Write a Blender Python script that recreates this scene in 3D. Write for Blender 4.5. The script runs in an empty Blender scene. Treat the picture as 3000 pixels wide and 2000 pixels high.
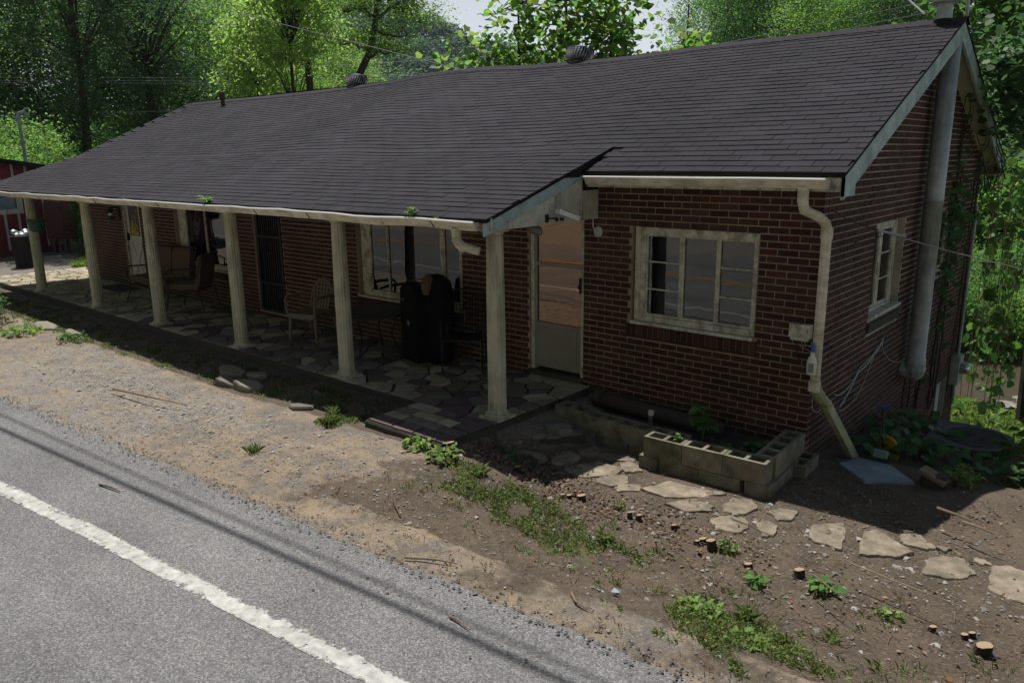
import bpy, math, random
import numpy as np
from mathutils import Vector, Matrix
rnd = random.Random(7)
rng = np.random.default_rng(11)
sc = bpy.context.scene
C = sc.collection
R = math.radians

# ------------------------------------------------------------------ camera
CAM = Vector((2.45198, -7.10398, 2.61694))
def cam_axes(yaw, pitch, roll):
    y, p, r = R(yaw), R(pitch), R(roll)
    f = Vector((math.sin(y)*math.cos(p), math.cos(y)*math.cos(p), -math.sin(p)))
    rt = Vector((math.cos(y), -math.sin(y), 0)); up = rt.cross(f)
    return rt*math.cos(r)+up*math.sin(r), -rt*math.sin(r)+up*math.cos(r), f
rt, up, fw = cam_axes(-40.95939, 13.54904, -0.69808)
cd = bpy.data.cameras.new('camera'); cam = bpy.data.objects.new('camera', cd); C.objects.link(cam)
cam.matrix_world = Matrix(((rt.x, up.x, -fw.x, CAM.x), (rt.y, up.y, -fw.y, CAM.y), (rt.z, up.z, -fw.z, CAM.z), (0, 0, 0, 1)))
cd.sensor_width = 36; cd.lens = 2265.757/3000*36; cd.clip_end = 2000; cd.clip_start = .05
sc.camera = cam

# ------------------------------------------------------------------ light
SUN = Vector((-.37, .215, 1.0)).normalized()          # direction towards the sun
elev = math.asin(SUN.z); az = math.atan2(SUN.x, SUN.y)
w = bpy.data.worlds.new('World'); sc.world = w; w.use_nodes = True
nt = w.node_tree; nt.nodes.clear()
sky = nt.nodes.new('ShaderNodeTexSky'); sky.sky_type = 'NISHITA'; sky.sun_disc = False
sky.sun_elevation = elev; sky.sun_rotation = az; sky.air_density = 1.0; sky.dust_density = 1.5; sky.ozone_density = 1.0
bg = nt.nodes.new('ShaderNodeBackground'); bg.inputs[1].default_value = .05
wo = nt.nodes.new('ShaderNodeOutputWorld')
# pale summer haze: the sky whitens towards the horizon all the way round
tcw = nt.nodes.new('ShaderNodeTexCoord'); sxz = nt.nodes.new('ShaderNodeSeparateXYZ'); nt.links.new(tcw.outputs['Generated'], sxz.inputs[0])
hz = nt.nodes.new('ShaderNodeMapRange'); hz.interpolation_type = 'SMOOTHSTEP'; hz.inputs[1].default_value = .02; hz.inputs[2].default_value = .55; hz.inputs[3].default_value = 1; hz.inputs[4].default_value = 0
nt.links.new(sxz.outputs[2], hz.inputs[0])
hm = nt.nodes.new('ShaderNodeMix'); hm.data_type = 'RGBA'; hm.inputs[7].default_value = (12.5, 13.5, 14.4, 1)
nt.links.new(hz.outputs[0], hm.inputs[0]); nt.links.new(sky.outputs[0], hm.inputs[6]); nt.links.new(hm.outputs[2], bg.inputs[0]); nt.links.new(bg.outputs[0], wo.inputs[0])
sl = bpy.data.lights.new('sun', 'SUN'); sl.energy = 5.0; sl.angle = R(.53); sl.color = (1, .955, .89)
so = bpy.data.objects.new('sun', sl); C.objects.link(so)
so.rotation_euler = (-SUN).to_track_quat('-Z', 'Y').to_euler()
sc.view_settings.view_transform = 'Standard'; sc.view_settings.look = 'None'
sc.view_settings.exposure = 0.25; sc.view_settings.gamma = 1; sc.view_settings.use_curve_mapping = False
sc.cycles.max_bounces = 5; sc.cycles.diffuse_bounces = 3; sc.cycles.glossy_bounces = 3
sc.cycles.transmission_bounces = 3; sc.cycles.transparent_max_bounces = 6
sc.cycles.sample_clamp_indirect = 6; sc.cycles.caustics_reflective = False; sc.cycles.caustics_refractive = False

# ------------------------------------------------------------------ helpers
WL = {}                                               # world location of every object used as a parent
class MB:
    def __init__(s): s.v = []; s.f = []
    def add(s, vs, fs):
        n = len(s.v); s.v += [tuple(p) for p in vs]; s.f += [tuple(i+n for i in f) for f in fs]; return s
    def box(s, x0, x1, y0, y1, z0, z1, mp=None):
        vs = [(x, y, z) for z in (z0, z1) for y in (y0, y1) for x in (x0, x1)]
        if mp: vs = [mp(*p) for p in vs]
        return s.add(vs, [(0, 2, 3, 1), (4, 5, 7, 6), (0, 1, 5, 4), (2, 6, 7, 3), (0, 4, 6, 2), (1, 3, 7, 5)])
    def prism(s, poly, z0, z1, mp=None):
        n = len(poly); vs = [(p[0], p[1], z0) for p in poly]+[(p[0], p[1], z1) for p in poly]
        if mp: vs = [mp(*p) for p in vs]
        return s.add(vs, [tuple(range(n))[::-1], tuple(range(n, 2*n))]+[(i, (i+1) % n, n+(i+1) % n, n+i) for i in range(n)])
    def quad(s, a, b, c, d): return s.add([a, b, c, d], [(0, 1, 2, 3)])
    def bar(s, a, b, wd, ht, upv=(0, 0, 1)):
        a, b = Vector(a), Vector(b); d = (b-a).normalized(); u = Vector(upv)
        sd = d.cross(u)
        sd = sd.normalized() if sd.length > 1e-5 else Vector((1, 0, 0))
        u = sd.cross(d).normalized(); sd = sd*wd/2; u = u*ht/2
        vs = [p+i*sd+j*u for p in (a, b) for j in (-1, 1) for i in (-1, 1)]
        return s.add(vs, [(0, 2, 3, 1), (4, 5, 7, 6), (0, 1, 5, 4), (2, 6, 7, 3), (0, 4, 6, 2), (1, 3, 7, 5)])
    def tube(s, pts, r, n=8, cap=True, sx=1.0):
        pts = [Vector(p) for p in pts]; m = len(pts)
        rs = r if isinstance(r, (list, tuple)) else [r]*m
        base = len(s.v); pu = None
        for i, p in enumerate(pts):
            d = (pts[min(i+1, m-1)]-pts[max(i-1, 0)]).normalized()
            if pu is None: pu = Vector((0, 0, 1)) if abs(d.z) < .9 else Vector((1, 0, 0))
            sd = d.cross(pu).normalized(); pu = sd.cross(d).normalized()
            for k in range(n):
                t = 2*math.pi*k/n
                s.v.append(tuple(p+rs[i]*(math.cos(t)*sd*sx+math.sin(t)*pu)))
        for i in range(m-1):
            for k in range(n):
                a = base+i*n+k; b = base+i*n+(k+1) % n
                s.f.append((a, b, b+n, a+n))
        if cap:
            s.f.append(tuple(base+k for k in range(n))[::-1]); s.f.append(tuple(base+(m-1)*n+k for k in range(n)))
        return s
    def lathe(s, prof, cx=0, cy=0, cz=0, n=20, flute=0, sx=1, sy=1):
        base = len(s.v); m = len(prof)
        for (r, z) in prof:
            for k in range(n):
                t = 2*math.pi*k/n; q = r*(1-flute*(k % 2)) if r > .01 else r
                s.v.append((cx+q*math.cos(t)*sx, cy+q*math.sin(t)*sy, cz+z))
        for i in range(m-1):
            for k in range(n):
                a = base+i*n+k; b = base+i*n+(k+1) % n; s.f.append((a, b, b+n, a+n))
        s.f.append(tuple(base+k for k in range(n))[::-1]); s.f.append(tuple(base+(m-1)*n+k for k in range(n)))
        return s
    def xform(s, fn):
        s.v = [tuple(fn(Vector(p))) for p in s.v]; return s
    def build(s, name, mat, parent=None, loc=None, smooth=False, **pr):
        """verts are world coordinates; they are stored relative to the parent / loc"""
        o0 = Vector(loc) if loc is not None else (WL[parent.name] if parent else Vector((0, 0, 0)))
        me = bpy.data.meshes.new(name)
        me.from_pydata([(v[0]-o0.x, v[1]-o0.y, v[2]-o0.z) for v in s.v], [], s.f); me.update()
        if smooth: me.polygons.foreach_set('use_smooth', [True]*len(me.polygons))
        return link(name, me, mat, parent, o0, **pr)
def link(name, me, mat, parent=None, wloc=(0, 0, 0), **pr):
    if mat is not None and not me.materials: me.materials.append(M[mat] if isinstance(mat, str) else mat)
    o = bpy.data.objects.new(name, me); C.objects.link(o)
    wloc = Vector(wloc); o.location = wloc-(WL[parent.name] if parent else Vector((0, 0, 0)))
    if parent: o.parent = parent
    WL[o.name] = wloc
    for k, v in pr.items(): o[k] = v
    return o
def tag(o, label, cat, group=None):
    o['label'] = label; o['category'] = cat
    if group: o['group'] = group
    return o
def thing(name, label, cat, loc=(0, 0, 0), group=None):
    o = bpy.data.objects.new(name, None); C.objects.link(o); o.location = loc; WL[o.name] = Vector(loc)
    o.empty_display_size = .1
    return tag(o, label, cat, group)
def inst(src, loc, rotz=0, scale=1.0, label=None, group=None, parent=None):
    r = src.copy(); C.objects.link(r); r.location = Vector(loc)-(WL[parent.name] if parent else Vector((0, 0, 0)))
    r.rotation_euler = (0, 0, rotz)
    r.scale = (scale,)*3 if not isinstance(scale, tuple) else scale
    if parent: r.parent = parent
    if label: r['label'] = label
    if group: r['group'] = group
    for ch in list(src.children):
        c = ch.copy(); C.objects.link(c); c.parent = r
        for g in ch.children:
            d = g.copy(); C.objects.link(d); d.parent = c
    return r
FR = lambda u, v, w: (u, -w, v)       # facade frame: u along, v up, w outwards
GB = lambda u, v, w: (w, u, v)        # gable frame
def mbox(mb, F, u0, u1, v0, v1, w0, w1): return mb.box(u0, u1, v0, v1, w0, w1, mp=F)

# ------------------------------------------------------------------ materials
M = {}
def mat(name, col, rough=.8, noise=None, spec=.3, bump=0, bscale=60, metal=0, rand=0, isl=0, col2=None, nscale=8, trans=0, coords='Object'):
    """procedural material: base colour broken up by noise, per-object and per-island variation, bump"""
    m = bpy.data.materials.new(name); m.use_nodes = True; n = m.node_tree.nodes; L = m.node_tree.links
    b = n['Principled BSDF']; b.inputs['Roughness'].default_value = rough; b.inputs['Metallic'].default_value = metal
    b.inputs['Specular IOR Level'].default_value = spec
    tc = n.new('ShaderNodeTexCoord'); geo = n.new('ShaderNodeNewGeometry')
    if col2 is None: col2 = tuple(c*.72 for c in col)
    nz = n.new('ShaderNodeTexNoise'); nz.inputs['Scale'].default_value = nscale; nz.inputs['Detail'].default_value = 7
    nz.inputs['Roughness'].default_value = .65
    L.new(geo.outputs['Position'] if coords == 'World' else tc.outputs['Object'], nz.inputs['Vector'])
    rp = n.new('ShaderNodeMapRange'); rp.inputs[1].default_value = .32; rp.inputs[2].default_value = .68
    L.new(nz.outputs[0], rp.inputs[0])
    mx = n.new('ShaderNodeMix'); mx.data_type = 'RGBA'
    mx.inputs[6].default_value = (*col, 1); mx.inputs[7].default_value = (*col2, 1)
    L.new(rp.outputs[0], mx.inputs[0]); out = mx.outputs[2]
    if rand or isl:
        hs = n.new('ShaderNodeHueSaturation')
        oi = n.new('ShaderNodeObjectInfo'); ad = n.new('ShaderNodeMath'); ad.operation = 'ADD'
        L.new(oi.outputs['Random'], ad.inputs[0]); L.new(geo.outputs['Random Per Island'], ad.inputs[1])
        fr = n.new('ShaderNodeMath'); fr.operation = 'FRACT'; L.new(ad.outputs[0], fr.inputs[0])
        r2 = n.new('ShaderNodeMapRange'); r2.inputs[3].default_value = 1-max(rand, isl); r2.inputs[4].default_value = 1+max(rand, isl)
        L.new(fr.outputs[0], r2.inputs[0]); L.new(r2.outputs[0], hs.inputs['Value'])
        m2 = n.new('ShaderNodeMath'); m2.operation = 'MULTIPLY'; m2.inputs[1].default_value = 7.31; L.new(fr.outputs[0], m2.inputs[0])
        f2 = n.new('ShaderNodeMath'); f2.operation = 'FRACT'; L.new(m2.outputs[0], f2.inputs[0])
        r3 = n.new('ShaderNodeMapRange'); r3.inputs[3].default_value = .5-.06*max(rand, isl); r3.inputs[4].default_value = .5+.06*max(rand, isl)
        L.new(f2.outputs[0], r3.inputs[0]); L.new(r3.outputs[0], hs.inputs['Hue'])
        L.new(out, hs.inputs['Color']); out = hs.outputs[0]
    L.new(out, b.inputs['Base Color'])
    if bump:
        bn = n.new('ShaderNodeTexNoise'); bn.inputs['Scale'].default_value = bscale; bn.inputs['Detail'].default_value = 4
        L.new(geo.outputs['Position'], bn.inputs['Vector'])
        bp = n.new('ShaderNodeBump'); bp.inputs['Strength'].default_value = bump; bp.inputs['Distance'].default_value = .01
        L.new(bn.outputs[0], bp.inputs['Height']); L.new(bp.outputs[0], b.inputs['Normal'])
    if trans:
        tr = n.new('ShaderNodeBsdfTranslucent'); ms = n.new('ShaderNodeMixShader'); ms.inputs[0].default_value = trans
        L.new(out, tr.inputs[0])
        hs2 = n.new('ShaderNodeHueSaturation'); hs2.inputs['Hue'].default_value = .493; hs2.inputs['Value'].default_value = 1.75
        L.new(out, hs2.inputs['Color']); L.new(hs2.outputs[0], tr.inputs[0])
        L.new(b.outputs[0], ms.inputs[1]); L.new(tr.outputs[0], ms.inputs[2])
        L.new(ms.outputs[0], n['Material Output'].inputs[0])
    M[name] = m; return m
def nodes_of(m): return m.node_tree.nodes, m.node_tree.links
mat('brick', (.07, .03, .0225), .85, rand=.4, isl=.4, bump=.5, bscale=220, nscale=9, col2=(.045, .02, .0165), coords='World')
mat('mortar', (.42, .35, .23), .95, bump=.4, bscale=120, nscale=3, col2=(.28, .24, .17), coords='World')
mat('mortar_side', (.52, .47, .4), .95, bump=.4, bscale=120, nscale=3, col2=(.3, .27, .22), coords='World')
mat('shingle', (.041, .0405, .046), .93, rand=.12, isl=.12, bump=1.0, bscale=260, nscale=1.6, col2=(.031, .030, .036), coords='World', spec=.2)
mat('roof_felt', (.012, .011, .011), .95)
mat('white_paint', (.55, .55, .48), .55, nscale=5, col2=(.36, .36, .29), bump=.2, bscale=40, coords='World')
mat('trim_paint', (.6, .59, .5), .6, nscale=14, col2=(.3, .29, .23), bump=.4, bscale=60, coords='World')
mat('column_paint', (.5, .48, .38), .6, nscale=4, col2=(.33, .33, .25), bump=.3, bscale=50, coords='World')
mat('fascia_paint', (.4, .5, .5), .6, nscale=4, col2=(.27, .35, .34), coords='World')
mat('gutter_metal', (.68, .66, .57), .32, nscale=6, col2=(.42, .39, .29), spec=.6, coords='World')
mat('gutter_lip', (.85, .85, .82), .35, spec=.9, col2=(.8, .8, .78))  # bright highlight along the gutter edge put into this paler colour
mat('soffit_paint', (.6, .57, .42), .7, nscale=3)
mat('pipe_metal', (.46, .5, .5), .5, nscale=5, col2=(.24, .29, .29), spec=.5, coords='World')
mat('mould_metal', (.38, .38, .24), .6, nscale=9, col2=(.18, .2, .09), coords='World')
mat('door_cream', (.27, .26, .21), .55, nscale=2)
mat('door_white', (.6, .62, .6), .5, nscale=4)
mat('iron_black', (.01, .01, .012), .55, spec=.3)
mat('dark_bronze', (.02, .017, .015), .5, spec=.5)
mat('cushion', (.11, .08, .055), .95, nscale=10, col2=(.1, .07, .05), bump=.3)
mat('plastic_beige', (.16, .145, .1), .5, spec=.4, nscale=3)
mat('black_cloth', (.009, .009, .01), .95, spec=.08, nscale=6)
mat('black_mark', (.3, .3, .32), .6)
mat('block', (.26, .24, .185), .95, rand=.12, bump=.7, bscale=150, nscale=7, col2=(.16, .15, .115), coords='World')
mat('slab_edge', (.075, .072, .055), .95, bump=.5, bscale=80, nscale=3, col2=(.04, .042, .03), coords='World')
mat('grout', (.05, .046, .038), .95, bump=.5, bscale=120, nscale=4, coords='World')
mat('stone_light', (.42, .37, .27), .85, rand=.25, bump=.4, bscale=50, nscale=6, col2=(.28, .25, .19), coords='World')
mat('stone_grey', (.2, .18, .14), .85, rand=.3, bump=.4, bscale=50, nscale=6, col2=(.13, .12, .1), coords='World')
mat('stone_purple', (.14, .1, .095), .85, rand=.25, bump=.4, bscale=50, nscale=6, coords='World')
mat('stone_tan', (.28, .235, .18), .9, rand=.14, bump=.6, bscale=45, nscale=9, col2=(.15, .13, .1), coords='World')
mat('asphalt', (.2, .2, .205), .9, bump=1.0, bscale=160, nscale=160, col2=(.105, .105, .108), coords='World')
mat('wood_bark', (.05, .04, .03), .95, bump=.8, bscale=60, nscale=12)
mat('wood_cut', (.26, .215, .15), .9, nscale=30, col2=(.3, .2, .11))
mat('wood_grey', (.2, .16, .12), .95, bump=.6, bscale=60, nscale=15)
mat('twig', (.2, .145, .1), .95, isl=.4)
mat('litter', (.17, .12, .085), .9, isl=.5, nscale=20)
mat('litter_orange', (.32, .14, .06), .8, isl=.3, nscale=20)
mat('gravel', (.24, .23, .215), .9, isl=.4, nscale=30)
mat('grass', (.19, .26, .085), .7, isl=.4, trans=.4, nscale=2, coords='World')
mat('dry_grass', (.34, .26, .15), .85, isl=.35, trans=.2)
mat('weed', (.17, .28, .06), .55, isl=.3, trans=.4, nscale=2)
mat('leaf_mid', (.125, .26, .062), .6, isl=.4, trans=.48, nscale=.7, col2=(.07, .16, .04), coords='World', spec=.22)
mat('leaf_dark', (.068, .15, .05), .55, isl=.4, trans=.35, nscale=.8, coords='World', spec=.25)
mat('leaf_lime', (.27, .43, .1), .55, isl=.3, trans=.5, nscale=.7, coords='World', spec=.3)
mat('leaf_bright', (.18, .33, .06), .6, isl=.35, trans=.52, nscale=.7, col2=(.09, .19, .04), coords='World', spec=.22)
mat('leaf_locust', (.17, .3, .06), .55, isl=.35, trans=.5, nscale=.7, coords='World')
mat('leaf_sycamore', (.15, .28, .05), .55, isl=.55, trans=.45, nscale=1.2, coords='World', spec=.22)
mat('leaf_kudzu', (.075, .17, .035), .5, isl=.35, trans=.4, nscale=1.2, coords='World')
mat('leaf_far', (.07, .15, .08), .8, isl=.35, trans=.2, nscale=.05, coords='World')  # bluish cast of distant haze mixed into the leaf colour
mat('ivy_green', (.03, .06, .025), .5, isl=.35, trans=.2)
mat('red_board', (.2, .035, .038), .8, nscale=4, col2=(.13, .02, .025), coords='World')
mat('batten', (.5, .5, .48), .7)
mat('metal_galv', (.55, .57, .6), .28, metal=.9, nscale=4, col2=(.4, .42, .45))
mat('metal_dark', (.035, .035, .035), .5, metal=.2, nscale=8)
mat('rust_dark', (.07, .05, .045), .8, nscale=10, coords='World')
mat('ac_metal', (.13, .14, .14), .7, nscale=8, col2=(.07, .065, .06))
mat('sheet_plastic', (.26, .32, .34), .6, nscale=3, col2=(.12, .17, .19))
mat('yellow_plastic', (.6, .42, .03), .5)
mat('blue_plastic', (.02, .1, .42), .35, spec=.6)
mat('white_plastic', (.7, .7, .66), .35, spec=.5, nscale=4, col2=(.55, .56, .5))
mat('label_print', (.28, .33, .2), .5, nscale=60, col2=(.1, .13, .2))
mat('cable_black', (.012, .012, .012), .5)
mat('cable_white', (.4, .42, .42), .5)
mat('cable_steel', (.35, .35, .35), .4, metal=.5)
mat('maroon_paint', (.16, .06, .06), .55, nscale=5)
mat('pot_green', (.02, .075, .05), .5)
mat('rubber_mat', (.03, .03, .03), .9)
mat('water', (.045, .03, .02), .5, spec=.2, bump=.25, bscale=6, nscale=2, col2=(.05, .045, .03), coords='World')
mat('rock', (.22, .2, .18), .9, isl=.4, nscale=20)
mat('dark_room', (.01, .01, .01), .95)  # near-black colour stands in for the lack of light indoors
mat('solar_panel', (.012, .016, .03), .2, spec=.8)
mat('curtain', (.12, .12, .12), .9, nscale=3)
# window glass: mirror reflection by Fresnel over a see-through pane
def glass(name, tint, ior, rough=.015, gt=(.95, .95, .95)):
    m = bpy.data.materials.new(name); m.use_nodes = True; n, L = nodes_of(m); n.remove(n['Principled BSDF'])
    f = n.new('ShaderNodeFresnel'); f.inputs[0].default_value = ior
    t = n.new('ShaderNodeBsdfTransparent'); t.inputs[0].default_value = (*tint, 1)
    g = n.new('ShaderNodeBsdfGlossy'); g.inputs['Roughness'].default_value = rough; g.inputs[0].default_value = (*gt, 1)
    nz = n.new('ShaderNodeTexNoise'); nz.inputs['Scale'].default_value = 2.2; bp = n.new('ShaderNodeBump')
    bp.inputs['Strength'].default_value = .06; bp.inputs['Distance'].default_value = .03
    geo = n.new('ShaderNodeNewGeometry'); L.new(geo.outputs['Position'], nz.inputs['Vector'])
    L.new(nz.outputs[0], bp.inputs['Height']); L.new(bp.outputs[0], g.inputs['Normal'])
    x = n.new('ShaderNodeMixShader'); L.new(f.outputs[0], x.inputs[0]); L.new(t.outputs[0], x.inputs[1]); L.new(g.outputs[0], x.inputs[2])
    L.new(x.outputs[0], n['Material Output'].inputs[0]); M[name] = m
glass('glass', (.55, .6, .6), 1.72)
glass('storm_glass', (.8, .6, .48), 2.5, .02, (1, .72, .52))  # orange mirror tint paints a warm reflection into the glass
# asphalt: aggregate speckle
n, L = nodes_of(M['asphalt']); b = n['Principled BSDF']
geo = n.new('ShaderNodeNewGeometry'); vo = n.new('ShaderNodeTexVoronoi'); vo.inputs['Scale'].default_value = 110
L.new(geo.outputs['Position'], vo.inputs['Vector'])
big = n.new('ShaderNodeTexNoise'); big.inputs['Scale'].default_value = .9; big.inputs['Detail'].default_value = 5; L.new(geo.outputs['Position'], big.inputs['Vector'])
cr = n.new('ShaderNodeValToRGB'); cr.color_ramp.elements[0].position = 0; cr.color_ramp.elements[0].color = (.1, .1, .102, 1)
cr.color_ramp.elements[1].position = 1; cr.color_ramp.elements[1].color = (.30, .297, .293, 1)
e = cr.color_ramp.elements.new(.35); e.color = (.15, .15, .154, 1)
e = cr.color_ramp.elements.new(.75); e.color = (.205, .204, .202, 1)
sp = n.new('ShaderNodeSeparateColor'); L.new(vo.outputs['Color'], sp.inputs[0]); L.new(sp.outputs[0], cr.inputs[0])
mm = n.new('ShaderNodeMix'); mm.data_type = 'RGBA'; mm.blend_type = 'MULTIPLY'; mm.inputs[0].default_value = 1
r5 = n.new('ShaderNodeMapRange'); r5.inputs[1].default_value = .3; r5.inputs[2].default_value = .7; r5.inputs[3].default_value = .82; r5.inputs[4].default_value = 1.12
L.new(big.outputs[0], r5.inputs[0]); L.new(cr.outputs[0], mm.inputs[6]); L.new(r5.outputs[0], mm.inputs[7]); L.new(mm.outputs[2], b.inputs['Base Color'])
# worn road paint: alpha broken away
def paint(name, col, wear):
    m = mat(name, col, .7, nscale=14, col2=tuple(c*.5 for c in col), coords='World', bump=.3, bscale=160); n, L = nodes_of(m)
    geo = n.new('ShaderNodeNewGeometry'); nz = n.new('ShaderNodeTexNoise'); nz.inputs['Scale'].default_value = 16; nz.inputs['Detail'].default_value = 9; nz.inputs['Roughness'].default_value = .85
    L.new(geo.outputs['Position'], nz.inputs['Vector'])
    at = n.new('ShaderNodeAttribute'); at.attribute_name = 'wear'
    ad = n.new('ShaderNodeMath'); ad.operation = 'SUBTRACT'; L.new(nz.outputs[0], ad.inputs[0]); L.new(at.outputs['Fac'], ad.inputs[1])
    rp = n.new('ShaderNodeMapRange'); rp.inputs[1].default_value = wear-.02; rp.inputs[2].default_value = wear+.02; L.new(ad.outputs[0], rp.inputs[0])
    L.new(rp.outputs[0], n['Principled BSDF'].inputs['Alpha'])
paint('road_paint', (.5, .5, .47), .36)
paint('yellow_paint', (.6, .3, .04), .02)
# ground: dry tan dirt, dark soil, gravel, green
m = bpy.data.materials.new('dirt'); m.use_nodes = True; M['dirt'] = m; n, L = nodes_of(m); b = n['Principled BSDF']; b.inputs['Roughness'].default_value = .95; b.inputs['Specular IOR Level'].default_value = .15
at = n.new('ShaderNodeAttribute'); at.attribute_name = 'soil'; sp = n.new('ShaderNodeSeparateColor'); L.new(at.outputs['Color'], sp.inputs[0])
geo = n.new('ShaderNodeNewGeometry')
def nzn(scale, det=8, rough=.65):
    x = n.new('ShaderNodeTexNoise'); x.inputs['Scale'].default_value = scale; x.inputs['Detail'].default_value = det; x.inputs['Roughness'].default_value = rough
    L.new(geo.outputs['Position'], x.inputs['Vector']); return x.outputs[0]
def mr(v, a, b_, c=0, d=1):
    x = n.new('ShaderNodeMapRange'); x.inputs[1].default_value = a; x.inputs[2].default_value = b_; x.inputs[3].default_value = c; x.inputs[4].default_value = d; L.new(v, x.inputs[0]); return x.outputs[0]
def mixc(f, a, b_, bl='MIX'):
    x = n.new('ShaderNodeMix'); x.data_type = 'RGBA'; x.blend_type = bl
    if isinstance(f, float): x.inputs[0].default_value = f
    else: L.new(f, x.inputs[0])
    for i, q in ((6, a), (7, b_)):
        if isinstance(q, tuple): x.inputs[i].default_value = (*q, 1)
        else: L.new(q, x.inputs[i])
    return x.outputs[2]
def mathn(op, a, b_):
    x = n.new('ShaderNodeMath'); x.operation = op
    for i, q in ((0, a), (1, b_)):
        if isinstance(q, float): x.inputs[i].default_value = q
        else: L.new(q, x.inputs[i])
    return x.outputs[0]
mp_ = n.new('ShaderNodeMapping'); mp_.inputs['Rotation'].default_value = (0, 0, -.12); mp_.inputs['Scale'].default_value = (.55, 3.2, 1); L.new(geo.outputs['Position'], mp_.inputs[0])
st_ = n.new('ShaderNodeTexNoise'); st_.inputs['Scale'].default_value = 1.6; st_.inputs['Detail'].default_value = 8; st_.inputs['Roughness'].default_value = .7; st_.inputs['Distortion'].default_value = .8; L.new(mp_.outputs[0], st_.inputs['Vector'])
tan = mixc(mr(st_.outputs[0], .42, .6), (.385, .3, .2), (.27, .22, .165))
tan = mixc(mr(nzn(3.3), .46, .62), tan, (.2, .18, .158))
tan = mixc(mr(nzn(13.), .52, .66), tan, (.165, .145, .125))
tan = mixc(mr(nzn(60., 4), .56, .64), tan, (.42, .38, .33))
soil = mixc(mr(nzn(3.1), .35, .65), (.155, .12, .085), (.078, .062, .046))
soil = mixc(mr(nzn(40.), .55, .62), soil, (.22, .18, .14))
soft = mathn('ADD', sp.outputs[0], mathn('MULTIPLY', mathn('SUBTRACT', nzn(2.4), .5), 2.4))
col = mixc(mr(soft, .35, .65), tan, soil)
gsoft = mathn('ADD', sp.outputs[1], mathn('MULTIPLY', mathn('SUBTRACT', nzn(2.2), .5), 1.2))
col = mixc(mr(gsoft, .4, .6), col, mixc(mr(nzn(6.), .4, .6), (.065, .1, .028), (.11, .14, .04)))
vs = n.new('ShaderNodeTexVoronoi'); vs.inputs['Scale'].default_value = 75; L.new(geo.outputs['Position'], vs.inputs['Vector'])
spv = n.new('ShaderNodeSeparateColor'); L.new(vs.outputs['Color'], spv.inputs[0])
gr = mathn('MULTIPLY', mr(mathn('ADD', sp.outputs[2], mathn('MULTIPLY', mathn('SUBTRACT', nzn(3.), .5), 1.6)), .35, .6), mr(spv.outputs[0], .45, .5))
col = mixc(gr, col, mixc(spv.outputs[1], (.17, .165, .16), (.42, .41, .4)))
col = mixc(mr(nzn(150., 3), .3, .7, 0, .5), col, (.1, .085, .07))
L.new(col, b.inputs['Base Color'])
bp = n.new('ShaderNodeBump'); bp.inputs['Strength'].default_value = 1.0; bp.inputs['Distance'].default_value = .02
L.new(mathn('ADD', nzn(28.), mathn('MULTIPLY', nzn(170., 3), .6)), bp.inputs['Height']); L.new(bp.outputs[0], b.inputs['Normal'])

def stain(name, scale, lo, hi, stretch=(1, 1, 1), a=.35, b_=.65):
    """multiply a material's own colour by a broad, stretched pattern of dirt and fading"""
    m = M[name]; n, L = nodes_of(m); b = n['Principled BSDF']; src = b.inputs['Base Color'].links[0].from_socket
    geo = n.new('ShaderNodeNewGeometry'); mp = n.new('ShaderNodeMapping'); mp.inputs['Scale'].default_value = stretch; L.new(geo.outputs['Position'], mp.inputs[0])
    z = n.new('ShaderNodeTexNoise'); z.inputs['Scale'].default_value = scale; z.inputs['Detail'].default_value = 6; z.inputs['Roughness'].default_value = .7; L.new(mp.outputs[0], z.inputs['Vector'])
    r = n.new('ShaderNodeMapRange'); r.inputs[1].default_value = a; r.inputs[2].default_value = b_; L.new(z.outputs[0], r.inputs[0])
    c = n.new('ShaderNodeMix'); c.data_type = 'RGBA'; c.inputs[6].default_value = (*lo, 1); c.inputs[7].default_value = (*hi, 1); L.new(r.outputs[0], c.inputs[0])
    x = n.new('ShaderNodeMix'); x.data_type = 'RGBA'; x.blend_type = 'MULTIPLY'; x.inputs[0].default_value = 1
    L.new(src, x.inputs[6]); L.new(c.outputs[2], x.inputs[7]); L.new(x.outputs[2], b.inputs['Base Color'])
stain('shingle', .35, (.82, .8, .82), (1.18, 1.16, 1.2), (1, .45, .45)); stain('shingle', 3.2, (.86, .86, .86), (1.12, 1.12, 1.12))
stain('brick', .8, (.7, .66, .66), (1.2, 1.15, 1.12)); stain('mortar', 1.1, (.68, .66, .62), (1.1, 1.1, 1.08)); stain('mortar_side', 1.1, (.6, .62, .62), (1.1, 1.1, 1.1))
stain('column_paint', 9, (.6, .62, .52), (1.08, 1.06, 1.02), (1, 1, .12), .38, .55); stain('gutter_metal', 6, (.74, .72, .6), (1.06, 1.05, 1.0), (.5, 1, 2.2), .4, .55)
stain('trim_paint', 9, (.55, .55, .48), (1.08, 1.08, 1.05), (1, 1, .5), .38, .5); stain('fascia_paint', 5, (.6, .66, .62), (1.05, 1.05, 1.05), (1, 1, 1), .35, .55)
stain('pipe_metal', 7, (.62, .64, .6), (1.1, 1.1, 1.1), (1, 1, .15), .36, .6); stain('asphalt', .5, (.86, .86, .87), (1.08, 1.07, 1.06), (.4, 2.5, 1))
stain('block', 5, (.5, .52, .42), (1.15, 1.12, 1.1)); stain('stone_tan', 7, (.6, .6, .56), (1.12, 1.1, 1.08)); stain('stone_light', 4, (.7, .68, .62), (1.1, 1.1, 1.1)); stain('stone_purple', 4, (.7, .7, .7), (1.2, 1.2, 1.2))
stain('white_paint', 5, (.6, .6, .5), (1.05, 1.05, 1.05), (1, 1, .3), .35, .5)

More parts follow.
